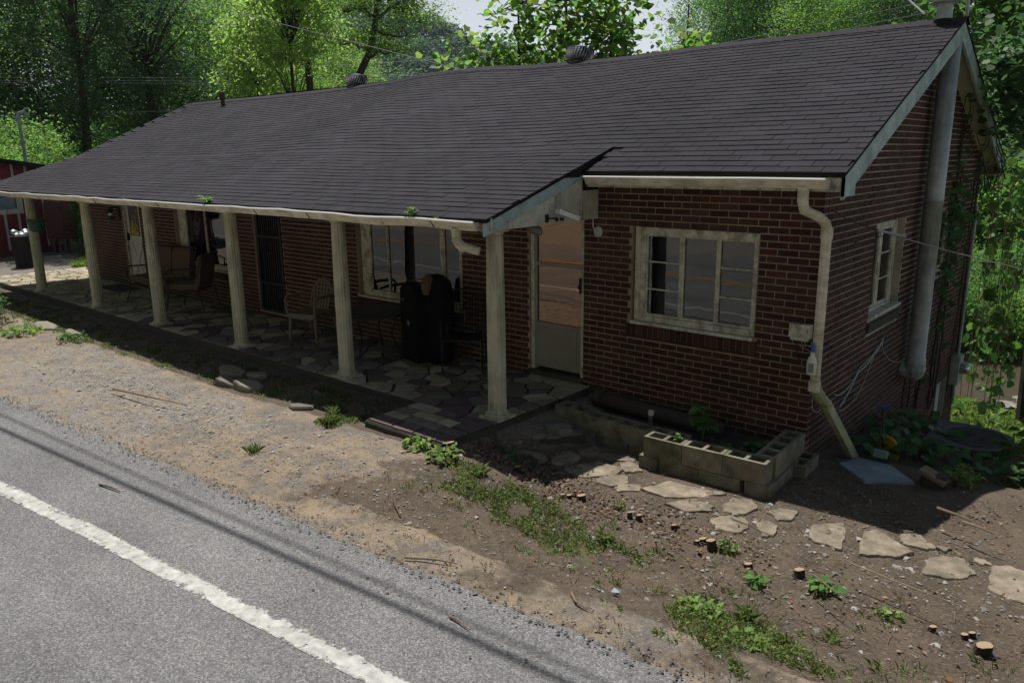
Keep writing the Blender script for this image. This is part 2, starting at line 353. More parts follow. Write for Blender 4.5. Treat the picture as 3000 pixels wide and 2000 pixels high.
# summer haze: thin even air round the whole scene, sky outside it
hzm = bpy.data.materials.new('haze'); hzm.use_nodes = True; n, L = nodes_of(hzm); n.remove(n['Principled BSDF'])
pv = n.new('ShaderNodeVolumePrincipled'); pv.inputs['Color'].default_value = (.8, .88, 1, 1); pv.inputs['Density'].default_value = .0002
L.new(pv.outputs[0], n['Material Output'].inputs['Volume']); M['haze'] = hzm
hb = MB(); hb.box(-440, 440, -440, 440, -9, 75); hb.build('haze', 'haze', kind='stuff')
sc.cycles.volume_bounces = 0; sc.cycles.volume_max_steps = 32
# ================================================================== GROUND
def sm(a, b, x):
    t = min(1, max(0, (x-a)/(b-a))); return t*t*(3-2*t)
def edge_y(x): return -4.0+.075*(x+2)
def gz(x, y):
    yr = edge_y(x); z = -.07-.12*(1-sm(-6.5, -3.6, x))
    z += .07*sm(-2.6, -1.8, y)*(1-sm(-5.5, -4.0, x))
    q = sm(-2.35, -1.9, y); r = sm(-2.2-.45*q, -.7-.9*q, x); z = z*(1-r)+(-.28)*r
    t = sm(yr+.2, yr+1.1, y); z = -.13*(1-t)+z*t
    if x > -.9: z -= .15*max(0, y-.2)*sm(-.9, -.1, x)
    if x > -.9: k = sm(3.2, 5.9, y)*sm(-.9, -.1, x); z = z*(1-k)-2.6*k
    if y > 6.6:
        z2 = -2.6-.45*sm(11.0, 12.0, y)+2.45*sm(16.5, 25, y)
        z = z2
        if x < -17: z = -.1*(1-sm(6.8, 12, y))+z2*sm(6.8, 12, y)
    if y > 30: z += .03*(y-30)
    if y < -12.5+.05*x: z += min(26, .75*(-12.5+.05*x-y))  # steep bank added out of view, keeps low sky light off the porch
    return z
from mathutils import noise as mn
def gzn(x, y):                                        # ground height with its small bumps
    z = gz(x, y)
    if -14 < x < 3 and -4.5 < y < 1.5:
        p = Vector((x, y, 0)); z += .018*mn.noise(p*1.3)+.010*mn.noise(p*5)+.006*mn.noise(p*14)
    return z
def inpoly(x, y, P):
    c = False; j = len(P)-1
    for i in range(len(P)):
        if (P[i][1] > y) != (P[j][1] > y) and x < (P[j][0]-P[i][0])*(y-P[i][1])/(P[j][1]-P[i][1]+1e-12)+P[i][0]: c = not c
        j = i
    return c
G1 = [(-2.3, -2.85), (-2.24, -2.5), (-2.02, -2.42), (-1.68, -2.46), (-1.22, -2.37), (-.72, -2.45), (-.21, -2.6), (-.08, -2.8), (-.5, -2.98), (-1.02, -2.93), (-1.6, -2.9), (-2.04, -2.98)]
G2 = [(.12, -2.95), (.4, -2.72), (.73, -2.9), (1.03, -2.86), (1.4, -3.2), (1.6, -3.5), (1.1, -3.62), (.7, -3.46), (.3, -3.2)]
G3 = [(-4.1, -2.7), (-4.25, -2.25), (-3.8, -2.2), (-3.7, -2.68)]
STRIP = [(-17, -2.9), (-17, -1.9), (-12, -1.9), (-6, -1.8), (-3.8, -1.8), (-3.8, -2.35), (-7, -2.45), (-11, -2.6), (-14, -2.9)]
def axis(segs):
    out = []
    for a, b, st in segs:
        k = a
        while k < b-1e-6: out.append(k); k += st
    out.append(segs[-1][1]); return out
X = axis([(-420, -120, 30), (-120, -40, 8), (-40, -17, 1.2), (-17, -9, .25), (-9, -4, .1), (-4, 2.6, .055), (2.6, 8, .4), (8, 40, 4), (40, 420, 30)])
Y = axis([(-420, -60, 40), (-60, -12, 3), (-12, -4.4, .6), (-4.4, -1.0, .055), (-1.0, 1.2, .12), (1.2, 8, .4), (8, 26, .8), (26, 60, 4), (60, 420, 30)])
vs = []; cols = []
for y in Y:
    for x in X:
        z = gz(x, y)
        near = -14 < x < 3 and -4.5 < y < 1.5
        if near:
            p = Vector((x, y, 0))
            z += .018*mn.noise(p*1.3)+.010*mn.noise(p*5)+.006*mn.noise(p*14)
            if y < edge_y(x)+.25: z = min(z, -.128+(.01*mn.noise(p*9)))
            if y < edge_y(x)-.12: z = min(z, -.16)
        elif y < edge_y(x)-.12 and y > -11.5: z = min(z, -.16)
        vs.append((x, y, z))
        soil = sm(-3.1, -1.9, x-.35*(y+2.6)) if y < 3 else .8
        if y < edge_y(x)+.45: soil *= .35
        if y > -2.5 and x < -3: soil = max(soil, .9*sm(-2.75, -2.4, y))
        g = 0.
        if inpoly(x, y, G1) or inpoly(x, y, G3): g = .36
        if inpoly(x, y, G2): g = .36
        if (y > 8 and not 10.9 < y < 13) or x < -30: g = 1.
        if x > 2.6: g = .4
        if x < -19 and 2.2 < y: g = .9
        if .4 < x and 3.0 < y < 5.3: g = .6
        gv = .55*sm(-3.2, -6, x)*sm(-12, -9.5, x) if -4.5 < y < -2.6 else (.7 if (y < -11 or x < -17) else 0.)
        if 10.9 < y < 13: gv, g = .8, .3
        if 5.2 < y < 10.9 and x > -3: g, soil = 1., .8
        if y >= 14: g, soil = 1., .9
        cols += [soil, g, gv, 1]
nx = len(X)
fs = [(j*nx+i, j*nx+i+1, (j+1)*nx+i+1, (j+1)*nx+i) for j in range(len(Y)-1) for i in range(nx-1)]
me = bpy.data.meshes.new('ground'); me.from_pydata(vs, [], fs)
a = me.attributes.new('soil', 'FLOAT_COLOR', 'POINT'); a.data.foreach_set('color', cols)
me.polygons.foreach_set('use_smooth', [True]*len(me.polygons))
link('ground', me, 'dirt', kind='structure')
# road: a sheet with a crumbled edge, the far verge is at y = -11.3
mb = MB(); xs = axis([(-260, -20, 12), (-20, -9, .5), (-9, 3, .045), (3, 10, .5), (10, 260, 12)])
def ly(x, off):                                       # line parallel to the road edge marking
    return -5.06+.1067*(x+5.2)+off if x > -30 else -5.06+.1067*(-24.8)+off+(-.06)*(x+30)
def road_edge(x):
    p = Vector((x, 3.1, 0))
    base = edge_y(x) if x > -8 else edge_y(-8)+(x+8)*.1
    if x < -30: base = edge_y(-8)-2.2-.06*(x+30)
    return base+.05*mn.noise(p*1.7)+.03*mn.noise(p*7)+.015*mn.noise(p*23)
far = lambda x: ly(x, -6.7)
pv = [(x, road_edge(x), -.124) for x in xs]+[(x, ly(x, -.4), -.122) for x in xs]+[(x, far(x), -.12) for x in xs]
n_ = len(xs); mb.add(pv, [(r*n_+i+1, r*n_+i, (r+1)*n_+i, (r+1)*n_+i+1) for r in (0, 1) for i in range(n_-1)])
mb.build('road', 'asphalt', kind='structure')
def stripe(name, off, wd, matn, z):
    me = bpy.data.meshes.new(name); v = []; f = []; wr = []
    for i, x in enumerate(xs):
        for j in range(7):
            t = j/6; v.append((x, ly(x, off-wd/2+wd*t), z)); wr.append(.2*abs(2*t-1)**2+.05*t-.03+.13*mn.noise(Vector((x*1.6, j*.7, 3)))+.08*mn.noise(Vector((x*7, j*1.1, 8))))
    for i in range(len(xs)-1):
        for j in range(6): a_ = i*7+j; f.append((a_, a_+7, a_+8, a_+1))
    me.from_pydata(v, [], f); me.attributes.new('wear', 'FLOAT', 'POINT').data.foreach_set('value', wr)
    link(name, me, matn, kind='structure')
stripe('road_edge_line', -.28, .155, 'road_paint', -.118)
stripe('road_centre_line', -3.2, .11, 'yellow_paint', -.116)
stripe('road_centre_line', -3.45, .11, 'yellow_paint', -.116)
# creek behind the house
mb = MB(); mb.box(-60, 60, 11.3, 19, -3.3, -2.93); mb.build('creek_water', 'water', kind='structure')

# ================================================================== HOUSE
house = thing('brick_house', 'long low red brick house with a dark shingled roof and a columned front porch', 'house', (-8, 3, 0))
CO = .2032/3; ZT = 2.0                                  # course height, a bed joint at z = 2
RX0, RX1 = -17.3, .25
def sag(x, y):                                          # the old roof has sagged and risen in places
    t = [(-17.3, -.05), (-15, -.06), (-13, -.07), (-11.3, -.06), (-9.6, -.03), (-8.2, .042), (-7.2, .032), (-6, -.02), (-4.4, -.04), (-2.5, -.005), (.3, 0)]
    z = 0
    for (a_, za), (b_, zb) in zip(t, t[1:]):
        if a_ <= x <= b_: z = za+(zb-za)*sm(a_, b_, x)
    fy = sm(-1.6, 2.6, y)
    return z*fy + .012*mn.noise(Vector((x*.8, y*.9, 4)))*sm(-1.7, -.5, y)
def main_z(y): return 4.06-(3.3-y)*.447 if y <= 3.3 else 4.06-(y-3.3)*.447
PJ = (.25, 2.70); PE = (-1.83, 2.045)                   # porch roof join and eave
def porch_z(y): return PE[1]+(y-PE[0])*(PJ[1]-PE[1])/(PJ[0]-PE[0])
# walls: backing (mortar) with openings, bricks as pieces
front_open = [(-3.43, -2.63, -.02, 2.02), (-2.0, -.585, .84, 1.87), (-6.72, -4.56, .62, 1.93), (-9.5, -8.66, .06, 2.03), (-12.3, -10.42, .62, 1.93), (-14.62, -13.78, .02, 2.0)]
gable_open = [(1.6, 2.72, .84, 1.86), (4.45, 5.2, .95, 1.86), (5.35, 6.0, -1.6, -.78)]
def backing(F, u0, u1, v0, topf, opens, w0, w1, name, matn):
    mb = MB(); us = sorted({u0, u1, *[o[0] for o in opens], *[o[1] for o in opens]})
    for a_, b_ in zip(us, us[1:]):
        segs = []; lo = v0
        for o in sorted([o for o in opens if o[0] < (a_+b_)/2 < o[1]], key=lambda o: o[2]):
            if o[2] > lo: segs.append((lo, o[2]))
            lo = o[3]
        segs.append((lo, None))
        for s0, s1 in segs:
            if s1 is None:
                vs = [F(a_, s0, w0), F(b_, s0, w0), F(a_, s0, w1), F(b_, s0, w1), F(a_, topf(a_), w0), F(b_, topf(b_), w0), F(a_, topf(a_), w1), F(b_, topf(b_), w1)]
                mb.add(vs, [(0, 2, 3, 1), (4, 5, 7, 6), (0, 1, 5, 4), (2, 6, 7, 3), (0, 4, 6, 2), (1, 3, 7, 5)])
            else: mbox(mb, F, a_, b_, s0, s1, w0, w1)
    return mb.build(name, matn, house)
gtop = lambda u: main_z(u)-.14
front_wall = backing(FR, -16.3, -.008, -.6, lambda u: 2.36, front_open, -.21, -.007, 'wall', 'mortar')
gus = gable_open
mb_ = MB()
gable_wall = backing(GB, .212, 3.3, -2.2, gtop, [o for o in gus if o[0] < 3.3], -.21, -.007, 'wall', 'mortar_side')
gable_wall2 = backing(GB, 3.3, 6.6, -3.0, gtop, [o for o in gus if o[0] > 3.3], -.21, -.007, 'wall', 'mortar_side')
mb = MB(); mb.box(-16.3, -.22, 6.4, 6.6, -3.0, 2.36); mb.build('wall', 'mortar', house)
mb = MB(); mb.add([(-16.3, .22, -.3), (-16.3, 6.4, -.3), (-16.3, 6.4, 2.5), (-16.3, 3.3, 3.9), (-16.3, .22, 2.5), (-16.12, .22, -.3), (-16.12, 6.4, -.3), (-16.12, 6.4, 2.5), (-16.12, 3.3, 3.9), (-16.12, .22, 2.5)],
       [(0, 1, 2, 3, 4), (9, 8, 7, 6, 5), (0, 5, 6, 1), (1, 6, 7, 2), (2, 7, 8, 3), (3, 8, 9, 4), (4, 9, 5, 0)]); mb.build('wall', 'mortar', house)
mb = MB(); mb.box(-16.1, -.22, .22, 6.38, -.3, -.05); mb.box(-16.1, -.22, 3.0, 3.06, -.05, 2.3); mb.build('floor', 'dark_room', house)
bricks = []   # (frame, u0,u1,v0,v1, depth)
J = .0063
def lay(F, u0, u1, v, opens, par, lim=None):
    u = u0; u_ = [u0]
    k = math.floor(u0/.2032)-1
    cuts = []
    while True:
        q = (k+(.5 if par else 0))*.2032
        k += 1
        if q <= u0+.03: continue
        if q >= u1-.03: break
        cuts.append(q)
    ed = [u0]+cuts+[u1]
    for a_, b_ in zip(ed, ed[1:]):
        iv = [(a_, b_)]
        for o in opens:
            if o[2] < v+CO*.55 and o[3] > v+CO*.45:
                ni = []
                for (p, q) in iv:
                    if q <= o[0] or p >= o[1]: ni.append((p, q)); continue
                    if p < o[0]: ni.append((p, o[0]))
                    if q > o[1]: ni.append((o[1], q))
                iv = ni
        for p, q in iv:
            if q-p > .035: bricks.append((F, p, q, v, v+CO))
sills = [(-2.04, -.56, .66, .84), (-6.76, -4.52, .46, .62), (-12.35, -10.38, .46, .62), (-9.55, -8.62, -.05, .06)]
gs_ = [(1.58, 2.76, .68, .84), (4.42, 5.24, .78, .95)]
for k in range(-5, 36):
    v = ZT-CO*(k+1)
    lay(FR, -16.3, 0, v, front_open+sills, k % 2)
for k in range(-32, 70):
    v = ZT-CO*(k+1); ymax = 6.6; ymin = .102 if k % 2 else .102
    if v+CO > 2.4:
        ymin = 3.3-(4.06-.14-(v+CO))/.447; ymax = 6.6-ymin
        if ymax-ymin < .2: continue
        ymin = max(ymin, .102)
    lay(GB, ymin, ymax, v, gable_open+gs_, (k+1) % 2)
def brick_mb(mb, b):
    F, u0, u1, v0, v1 = b; d = rnd.uniform(-.0015, .0015)
    mbox(mb, F, u0+J, u1-J, v0+J, v1-J, -.1, d)
def bscore(b):
    c = Vector(b[0]((b[1]+b[2])/2, (b[3]+b[4])/2, 0)); d = CAM-c
    if b[0] is FR and c.x < -2.6 and c.z > 1.9: return 0
    nn = abs(d.y) if b[0] is FR else abs(d.x)
    return (b[2]-b[1])*nn/d.length**3
bricks.sort(key=bscore, reverse=True)
shared = {}
for b in bricks[:300]:
    F = b[0]; key = (F is FR, round(b[2]-b[1], 3))
    if key not in shared:
        t = MB(); mbox(t, F, J-(b[2]-b[1])/2, (b[2]-b[1])/2-J, -CO/2+J, CO/2-J, -.1, 0)
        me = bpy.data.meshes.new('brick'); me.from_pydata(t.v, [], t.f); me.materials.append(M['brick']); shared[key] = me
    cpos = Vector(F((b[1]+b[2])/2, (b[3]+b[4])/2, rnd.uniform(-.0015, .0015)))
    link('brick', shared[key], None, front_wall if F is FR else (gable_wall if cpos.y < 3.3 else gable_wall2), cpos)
mb = MB()
for b in bricks[300:]: brick_mb(mb, b)
# sloping rowlock sills of upright bricks
def rowlock(mb, F, u0, u1, v0, v1, out):
    k = u0
    while k < u1-.03:
        a_, b_ = k+.004, k+.0635
        vs = [F(a_, v0, -.1), F(b_, v0, -.1), F(a_, v0, .006), F(b_, v0, .006), F(a_, v1, -.1), F(b_, v1, -.1), F(a_, v1-.035, out), F(b_, v1-.035, out), F(a_, v0+.02, out), F(b_, v0+.02, out)]
        mb.add(vs, [(0, 2, 3, 1), (4, 5, 7, 6), (0, 1, 5, 4), (6, 7, 9, 8), (8, 9, 3, 2), (0, 4, 6, 8, 2), (1, 3, 9, 7, 5)])
        k += .0677
for u0, u1, v0, v1 in sills: rowlock(mb, FR, u0, u1, v0, v1, .025)
mm_ = MB()
for u0, u1, v0, v1 in sills: mm_.add([FR(u0, v0+.004, -.1), FR(u1, v0+.004, -.1), FR(u0, v0+.004, .001), FR(u1, v0+.004, .001), FR(u0, v1-.006, -.1), FR(u1, v1-.006, -.1), FR(u0, v1-.042, .018), FR(u1, v1-.042, .018), FR(u0, v0+.03, .018), FR(u1, v0+.03, .018)], [(4, 5, 7, 6), (6, 7, 9, 8), (8, 9, 3, 2), (0, 4, 6, 8, 2), (1, 3, 9, 7, 5)])
mm_.build('sill_mortar', 'mortar', house, kind='stuff')
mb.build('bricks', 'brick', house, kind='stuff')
for u0, u1, v0, v1 in gs_:
    mb = MB(); mb.add([GB(u0, v0, -.1), GB(u1, v0, -.1), GB(u0, v0, .012), GB(u1, v0, .012), GB(u0, v1, -.1), GB(u1, v1, -.1), GB(u0, v1-.06, .03), GB(u1, v1-.06, .03)], [(0, 2, 3, 1), (4, 5, 7, 6), (0, 1, 5, 4), (2, 6, 7, 3), (0, 4, 6, 2), (1, 3, 7, 5)])
    mb.build('sill', 'slab_edge', house)

# --- roof deck and shingles
def deck_pts(x, y, porch): return (porch_z(y) if (porch and y < PJ[0]) else main_z(y))+sag(x, y)
mb = MB()
xs_r = [RX0+(RX1-RX0)*i/60 for i in range(61)]
def deck(mb, xl, ys, zf, th=.03):
    n = len(ys); base = len(mb.v)
    for x in xl:
        for y in ys: mb.v.append((x, y, zf(x, y)-.012))
        for y in ys: mb.v.append((x, y, zf(x, y)-.012-th))
    for i in range(len(xl)-1):
        for j in range(n-1):
            a_ = base+i*2*n+j; mb.f += [(a_, a_+2*n, a_+2*n+1, a_+1), (a_+n, a_+n+1, a_+3*n+1, a_+3*n)]
        a_ = base+i*2*n; mb.f += [(a_, a_+n, a_+3*n, a_+2*n), (a_+n-1, a_+3*n-1, a_+4*n-1, a_+2*n-1)]
    for a_ in (base, base+(len(xl)-1)*2*n):
        mb.f += [(a_+j, a_+j+1, a_+n+j+1, a_+n+j) for j in range(n-1)]
ysm = [-.32+(3.3+.32)*i/10 for i in range(11)]; ysr = [3.3+3.62*i/6 for i in range(7)]; ysp = [PE[0]+(PJ[0]-PE[0])*i/8 for i in range(9)]
deck(mb, [x for x in xs_r], ysm, lambda x, y: main_z(y)+sag(x, y))
deck(mb, [x for x in xs_r], ysr, lambda x, y: main_z(y)+sag(x, y)*(1 if y < 3.31 else .5))
deck(mb, [RX0+(-2.42-RX0)*i/50 for i in range(51)], ysp, lambda x, y: porch_z(y)+sag(x, y)+.003)
roof = mb.build('roof', 'roof_felt', house)
tabs = []                                               # (x0,x1,y0,z0 lower edge, y1,z1 upper edge, porch)
L_ = math.hypot(3.62, 3.62*.447); NR = 34
for k in range(NR):
    ya = 3.3-3.62*(k+1)/NR; yb = 3.3-3.62*k/NR
    off = (k*.61) % 1*.305; x = RX0-off
    while x < RX1:
        a_, b_ = max(x, RX0-.01), min(x+.305, RX1+.012)
        if b_-a_ > .04 and not (k >= 29 and a_ < -2.42+.15 and b_ < -2.25):
            tabs.append((a_, b_, ya, yb, 0))
        x += .305
for k in range(18):
    ya = PJ[0]-(PJ[0]-PE[0])*(k+1)/18; yb = PJ[0]-(PJ[0]-PE[0])*k/18
    off = ((k+29)*.61) % 1*.305; x = RX0-off
    while x < -2.40:
        a_, b_ = max(x, RX0-.01), min(x+.305, -2.395)
        if b_-a_ > .04: tabs.append((a_, b_, ya-(.03 if k == 17 else 0), yb, 1))
        x += .305
def tab_geo(t):
    a_, b_, ya, yb, p = t
    zf = (lambda x, y: porch_z(y)+sag(x, y)+.004) if p else (lambda x, y: main_z(y)+sag(x, y))
    g = .0032; lf = .0068+rnd.uniform(-.002, .003)
    c = Vector(((a_+b_)/2, (ya+yb)/2, zf((a_+b_)/2, (ya+yb)/2)))
    P = []
    for x, s in ((a_+g, 0), (b_-g, 1)):
        jl = rnd.uniform(-.0015, .0015)
        P += [Vector((x, ya+jl, zf(x, ya)+lf)), Vector((x, yb+.004, zf(x, yb)+.0015)), Vector((x, ya+jl, zf(x, ya)-.006)), Vector((x, yb+.004, zf(x, yb)-.01))]
    return c, P
TF = [(0, 4, 5, 1), (0, 2, 6, 4), (0, 1, 3, 2), (4, 6, 7, 5)]
def tscore(t):
    c = Vector(((t[0]+t[1])/2, (t[2]+t[3])/2, main_z((t[2]+t[3])/2))); d = CAM-c
    nrm = Vector((0, -.3 if t[4] else -.447, 1)).normalized()
    return (t[1]-t[0])*max(0, d.dot(nrm))/d.length**3
tabs.sort(key=tscore, reverse=True)
for t in tabs[:300]:
    c, P = tab_geo(t); m1 = MB(); m1.add(P, TF); m1.build('shingle', 'shingle', roof, loc=c)
mb = MB()
for t in tabs[300:]:
    c, P = tab_geo(t); mb.add(P, TF)
for k in range(26):                                     # rear slope, coarse rows
    y0 = 3.3+3.62*k/26; y1 = y0+3.62/26
    for i in range(60):
        x0, x1 = xs_r[i], xs_r[i+1]; mb.add([(x0+.003, y0, main_z(y0)+sag(x0, y0)*.5), (x1-.003, y0, main_z(y0)+sag(x1, y0)*.5), (x1-.003, y1, main_z(y1)+.008+sag(x1, y1)*.5), (x0+.003, y1, main_z(y1)+.008+sag(x0, y1)*.5)], [(0, 1, 2, 3)])
x = RX0                                                 # ridge caps
while x < RX1-.02:
    x1 = min(x+.2, RX1+.01); z0 = 4.075+sag(x, 3.3); z1 = 4.069+sag(x1, 3.3)
    mb.add([(x, 3.3, z0), (x1+.01, 3.3, z1), (x, 3.13, z0-.076), (x1+.01, 3.13, z1-.076), (x, 3.47, z0-.076), (x1+.01, 3.47, z1-.076), (x, 3.13, z0-.09), (x, 3.3, z0-.02), (x, 3.47, z0-.09)],
           [(0, 2, 3, 1), (0, 1, 5, 4), (0, 7, 6, 2), (0, 4, 8, 7)]); x += .145
mb.build('shingles', 'shingle', roof, kind='stuff')
# dark closing board under the step between porch roof and main roof
mb = MB(); N_ = 8
for i in range(N_):
    y0 = -.75+1.0*i/N_; y1 = -.75+1.0*(i+1)/N_
    lo = lambda y: main_z(y)-.03 if y > -.32 else 2.38
    mb.add([(-2.425, y0, lo(y0)), (-2.425, y1, lo(y1)), (-2.425, y1, porch_z(y1)-.02), (-2.425, y0, porch_z(y0)-.02), (-2.45, y0, lo(y0)), (-2.45, y1, lo(y1)), (-2.45, y1, porch_z(y1)-.02), (-2.45, y0, porch_z(y0)-.02)], [(0, 1, 2, 3), (4, 7, 6, 5), (0, 4, 5, 1)])
mb.build('closing_board', 'roof_felt', roof)
# rake boards
def rake(x0, x1, pts, hgt, matn, nm='rake_board', end=None):
    mb = MB()
    for (ya, za), (yb, zb) in zip(pts, pts[1:]):
        mb.add([(x, y, z+dz) for x in (x0, x1) for (y, z) in ((ya, za), (yb, zb)) for dz in (0, -hgt)], [(0, 1, 3, 2), (4, 6, 7, 5), (0, 2, 6, 4), (1, 5, 7, 3), (0, 4, 5, 1), (2, 3, 7, 6)])
    return mb.build(nm, matn, house)
rake(.215, .245, [(-.28, main_z(-.28)-.045), (3.3, 4.06-.045)], .2, 'fascia_paint')
rake(.215, .245, [(3.3, 4.06-.045), (6.88, main_z(6.88)-.045)], .2, 'fascia_paint')
mb = MB(); mb.box(.212, .249, -.28, -.02, 2.24, main_z(-.28)-.06); mb.build('rake_board', 'fascia_paint', house)
rake(-2.46, -2.432, [(-1.84, porch_z(-1.84)-.04), (-.12, porch_z(-.12)-.045)], .12, 'fascia_paint')
rake(-17.28, -17.25, [(-1.84, porch_z(-1.84)-.04), (.2, porch_z(.2)-.04), (3.3, 4.0)], .14, 'fascia_paint')
# soffits
mb = MB()
for s in (1, -1):
    ys_ = [-.28, 3.3] if s == 1 else [3.3, 6.88]
    mb.add([(x, y, main_z(y)-.15-dz) for x in (-.005, .214) for y in ys_ for dz in (0, .012)], [(0, 1, 3, 2), (4, 6, 7, 5), (0, 2, 6, 4), (1, 5, 7, 3), (0, 4, 5, 1), (2, 3, 7, 6)])
mb.box(-2.37, .212, -.28, -.008, 2.285, 2.3); mb.build('soffit', 'soffit_paint', house)
# rear soffit box seen past the gable
mb = MB(); mb.box(-16.3, .21, 6.62, 6.9, 2.22, 2.25); mb.box(-16.3, .21, 6.88, 6.9, 2.25, 2.4); mb.build('soffit', 'soffit_paint', house)
# eave fascia + porch ceiling + beam + white gable infill of the porch
mb = MB(); mb.box(-2.37, .21, -.30, -.281, 2.28, 2.41); mb.build('fascia', 'trim_paint', house)
mb = MB(); mb.box(-17.24, -2.41, -1.78, -1.76, 1.93, 2.05); mb.build('fascia', 'trim_paint', house)
mb = MB(); mb.box(-17.24, -2.48, -1.6, -.009, 2.035, 2.06); mb.build('porch_ceiling', 'soffit_paint', house)
mb = MB(); mb.box(-17.2, -2.49, -1.60, -1.44, 1.915, 2.03); mb.box(-17.2, -17.05, -1.44, -.2, 1.915, 2.03); mb.build('porch_beam', 'trim_paint', house)
mb = MB(); mb.add([(x, y, z) for x in (-2.47, -2.44) for (y, z) in ((-1.75, 1.925), (-.3, 1.93), (-.3, 2.36), (-.1, porch_z(-.1)-.16), (-1.75, porch_z(-1.75)-.1))],
    [(0, 1, 2, 3, 4), (9, 8, 7, 6, 5), (0, 5, 6, 1), (4, 9, 5, 0), (1, 6, 7, 2)]); mb.build('porch_gable_panel', 'white_paint', house)
mb = MB(); mb.box(-2.475, -2.435, -.29, -.01, 1.93, 2.24); mb.build('porch_beam_box', 'white_paint', house)
# gutters (open troughs)
def gutter(x0, x1, yb, z, parent=house, wav=.0):
    mb = MB(); lip = MB(); n = max(2, int((x1-x0)/.35)); prof = [(0, .085), (0, 0), (-.075, 0), (-.1, .045), (-.115, .08)]
    P = []
    for i in range(n+1):
        x = x0+(x1-x0)*i/n; dz = wav*mn.noise(Vector((x*1.3, 1, 2)))-(.012 if wav and -4.2 < x < -3.4 else 0)
        for (dy, h) in prof: mb.v.append((x, yb+dy, z+h+dz))
        P.append((x, yb-.117, z+.083+dz+(wav*.6*mn.noise(Vector((x*4, 5, 2))) if wav else 0)))
    m_ = len(prof)
    mb.f += [(i*m_+j, (i+1)*m_+j, (i+1)*m_+j+1, i*m_+j+1) for i in range(n) for j in range(m_-1)]
    mb.f += [tuple(range(m_)), tuple(n*m_+j for j in range(m_))[::-1]]
    g = mb.build('gutter', 'gutter_metal', parent); lip.tube(P, .012, 6); lip.build('gutter_lip', 'gutter_lip', g); return g
g1 = gutter(-17.25, -2.52, -1.785, 1.935, wav=.022)
g2 = gutter(-2.34, .13, -.305, 2.305, wav=.006)
mb = MB()
for x in (-16, -13.6, -11.1, -8.9, -6.3, -5.2, -3.9, -3.15):
    mb.bar((x, -1.78, 2.02), (x+.03, -1.9, 2.03), .02, .006); mb.bar((x+.04, -1.903, 2.02), (x+.07, -1.87, 1.94), .008, .008)
mb.build('gutter_strap', 'rust_dark', g1)
# downspouts
def spout(pts, wd, dp, matn, nm='downspout'):
    mb = MB()
    for a_, b_ in zip(pts, pts[1:]): mb.bar(a_, b_, wd, dp, upv=(0, 1, 0) if abs(Vector(a_).x-Vector(b_).x) < .5 else (0, 0, 1))
    return mb.build(nm, matn, house)
dsp = MB()
path = [(-.07, -.36, 2.32), (-.07, -.36, 2.2), (-.06, -.33, 2.12), (0.02, -.2, 2.06), (.06, -.13, 2.0), (.062, -.085, 1.94), (.06, -.075, 1.7), (.06, -.07, .6), (.06, -.06, .5)]
dsp.tube(path, [.05]*9, 8, sx=.8); d1 = dsp.build('downspout', 'gutter_metal', house)
for z0 in (1.86, .45):
    r_ = MB(); pr = []
    for i in range(9): pr += [(.051, .012*i), (.056, .012*i+.005)]
    r_.lathe(pr, .06, -.078, z0, n=12); r_.build('corrugated_elbow', 'gutter_metal', d1)
e_ = MB(); e_.tube([(.06, -.06, .54), (.068, -.04, .45), (.1, .02, .36), (.13, .12, .27)], [.052, .055, .055, .05], 8); e_.build('elbow', 'mould_metal', d1)
e_ = MB(); e_.bar((.12, .1, .30), (.33, .55, -.42), .1, .055, upv=(1, 0, 0)); e_.build('lower_pipe', 'mould_metal', d1)
e_ = MB(); e_.tube([(-2.80, -1.86, 1.95), (-2.80, -1.85, 1.86), (-2.79, -1.83, 1.79), (-2.72, -1.78, 1.755), (-2.62, -1.72, 1.725)], [.042]*5, 8); d2 = e_.build('downspout', 'gutter_metal', house)
e_ = MB()
for i in range(8): e_.tube([(-2.80+.008*i, -1.86+.005*i, 1.845-.012*i), (-2.795+.01*i, -1.86+.005*i, 1.84-.012*i)], .045, 8)
e_.build('corrugation', 'gutter_metal', d2)

# --- columns
COLX = [-2.62, -5.08, -7.5, -9.98, -12.42, -15.2]
def make_column(cx, cy):
    mb = MB(); mb.lathe([(.098, .07), (.098, .075), (.094, .3), (.092, 1.2), (.084, 1.8), (.083, 1.86)], cx, cy, 0, n=32, flute=.07)
    shaft = mb.build('column', 'column_paint', house, loc=(cx, cy, 0))
    mb = MB(); mb.box(cx-.135, cx+.135, cy-.135, cy+.135, 0, .028)
    mb.lathe([(.128, .028), (.13, .04), (.122, .052), (.105, .058), (.108, .066), (.1, .078), (.09, .09)], cx, cy, 0, n=28)
    mb.build('column_base', 'column_paint', shaft, smooth=False)
    mb = MB(); mb.lathe([(.075, 1.86), (.09, 1.875), (.095, 1.89), (.1, 1.9)], cx, cy, 0, n=28); mb.box(cx-.1, cx+.1, cy-.1, cy+.1, 1.895, 1.914)
    mb.build('column_capital', 'column_paint', shaft); return shaft
cl = make_column(COLX[0], -1.5)
for x in COLX[1:]: inst(cl, (x, -1.52, 0), parent=house)

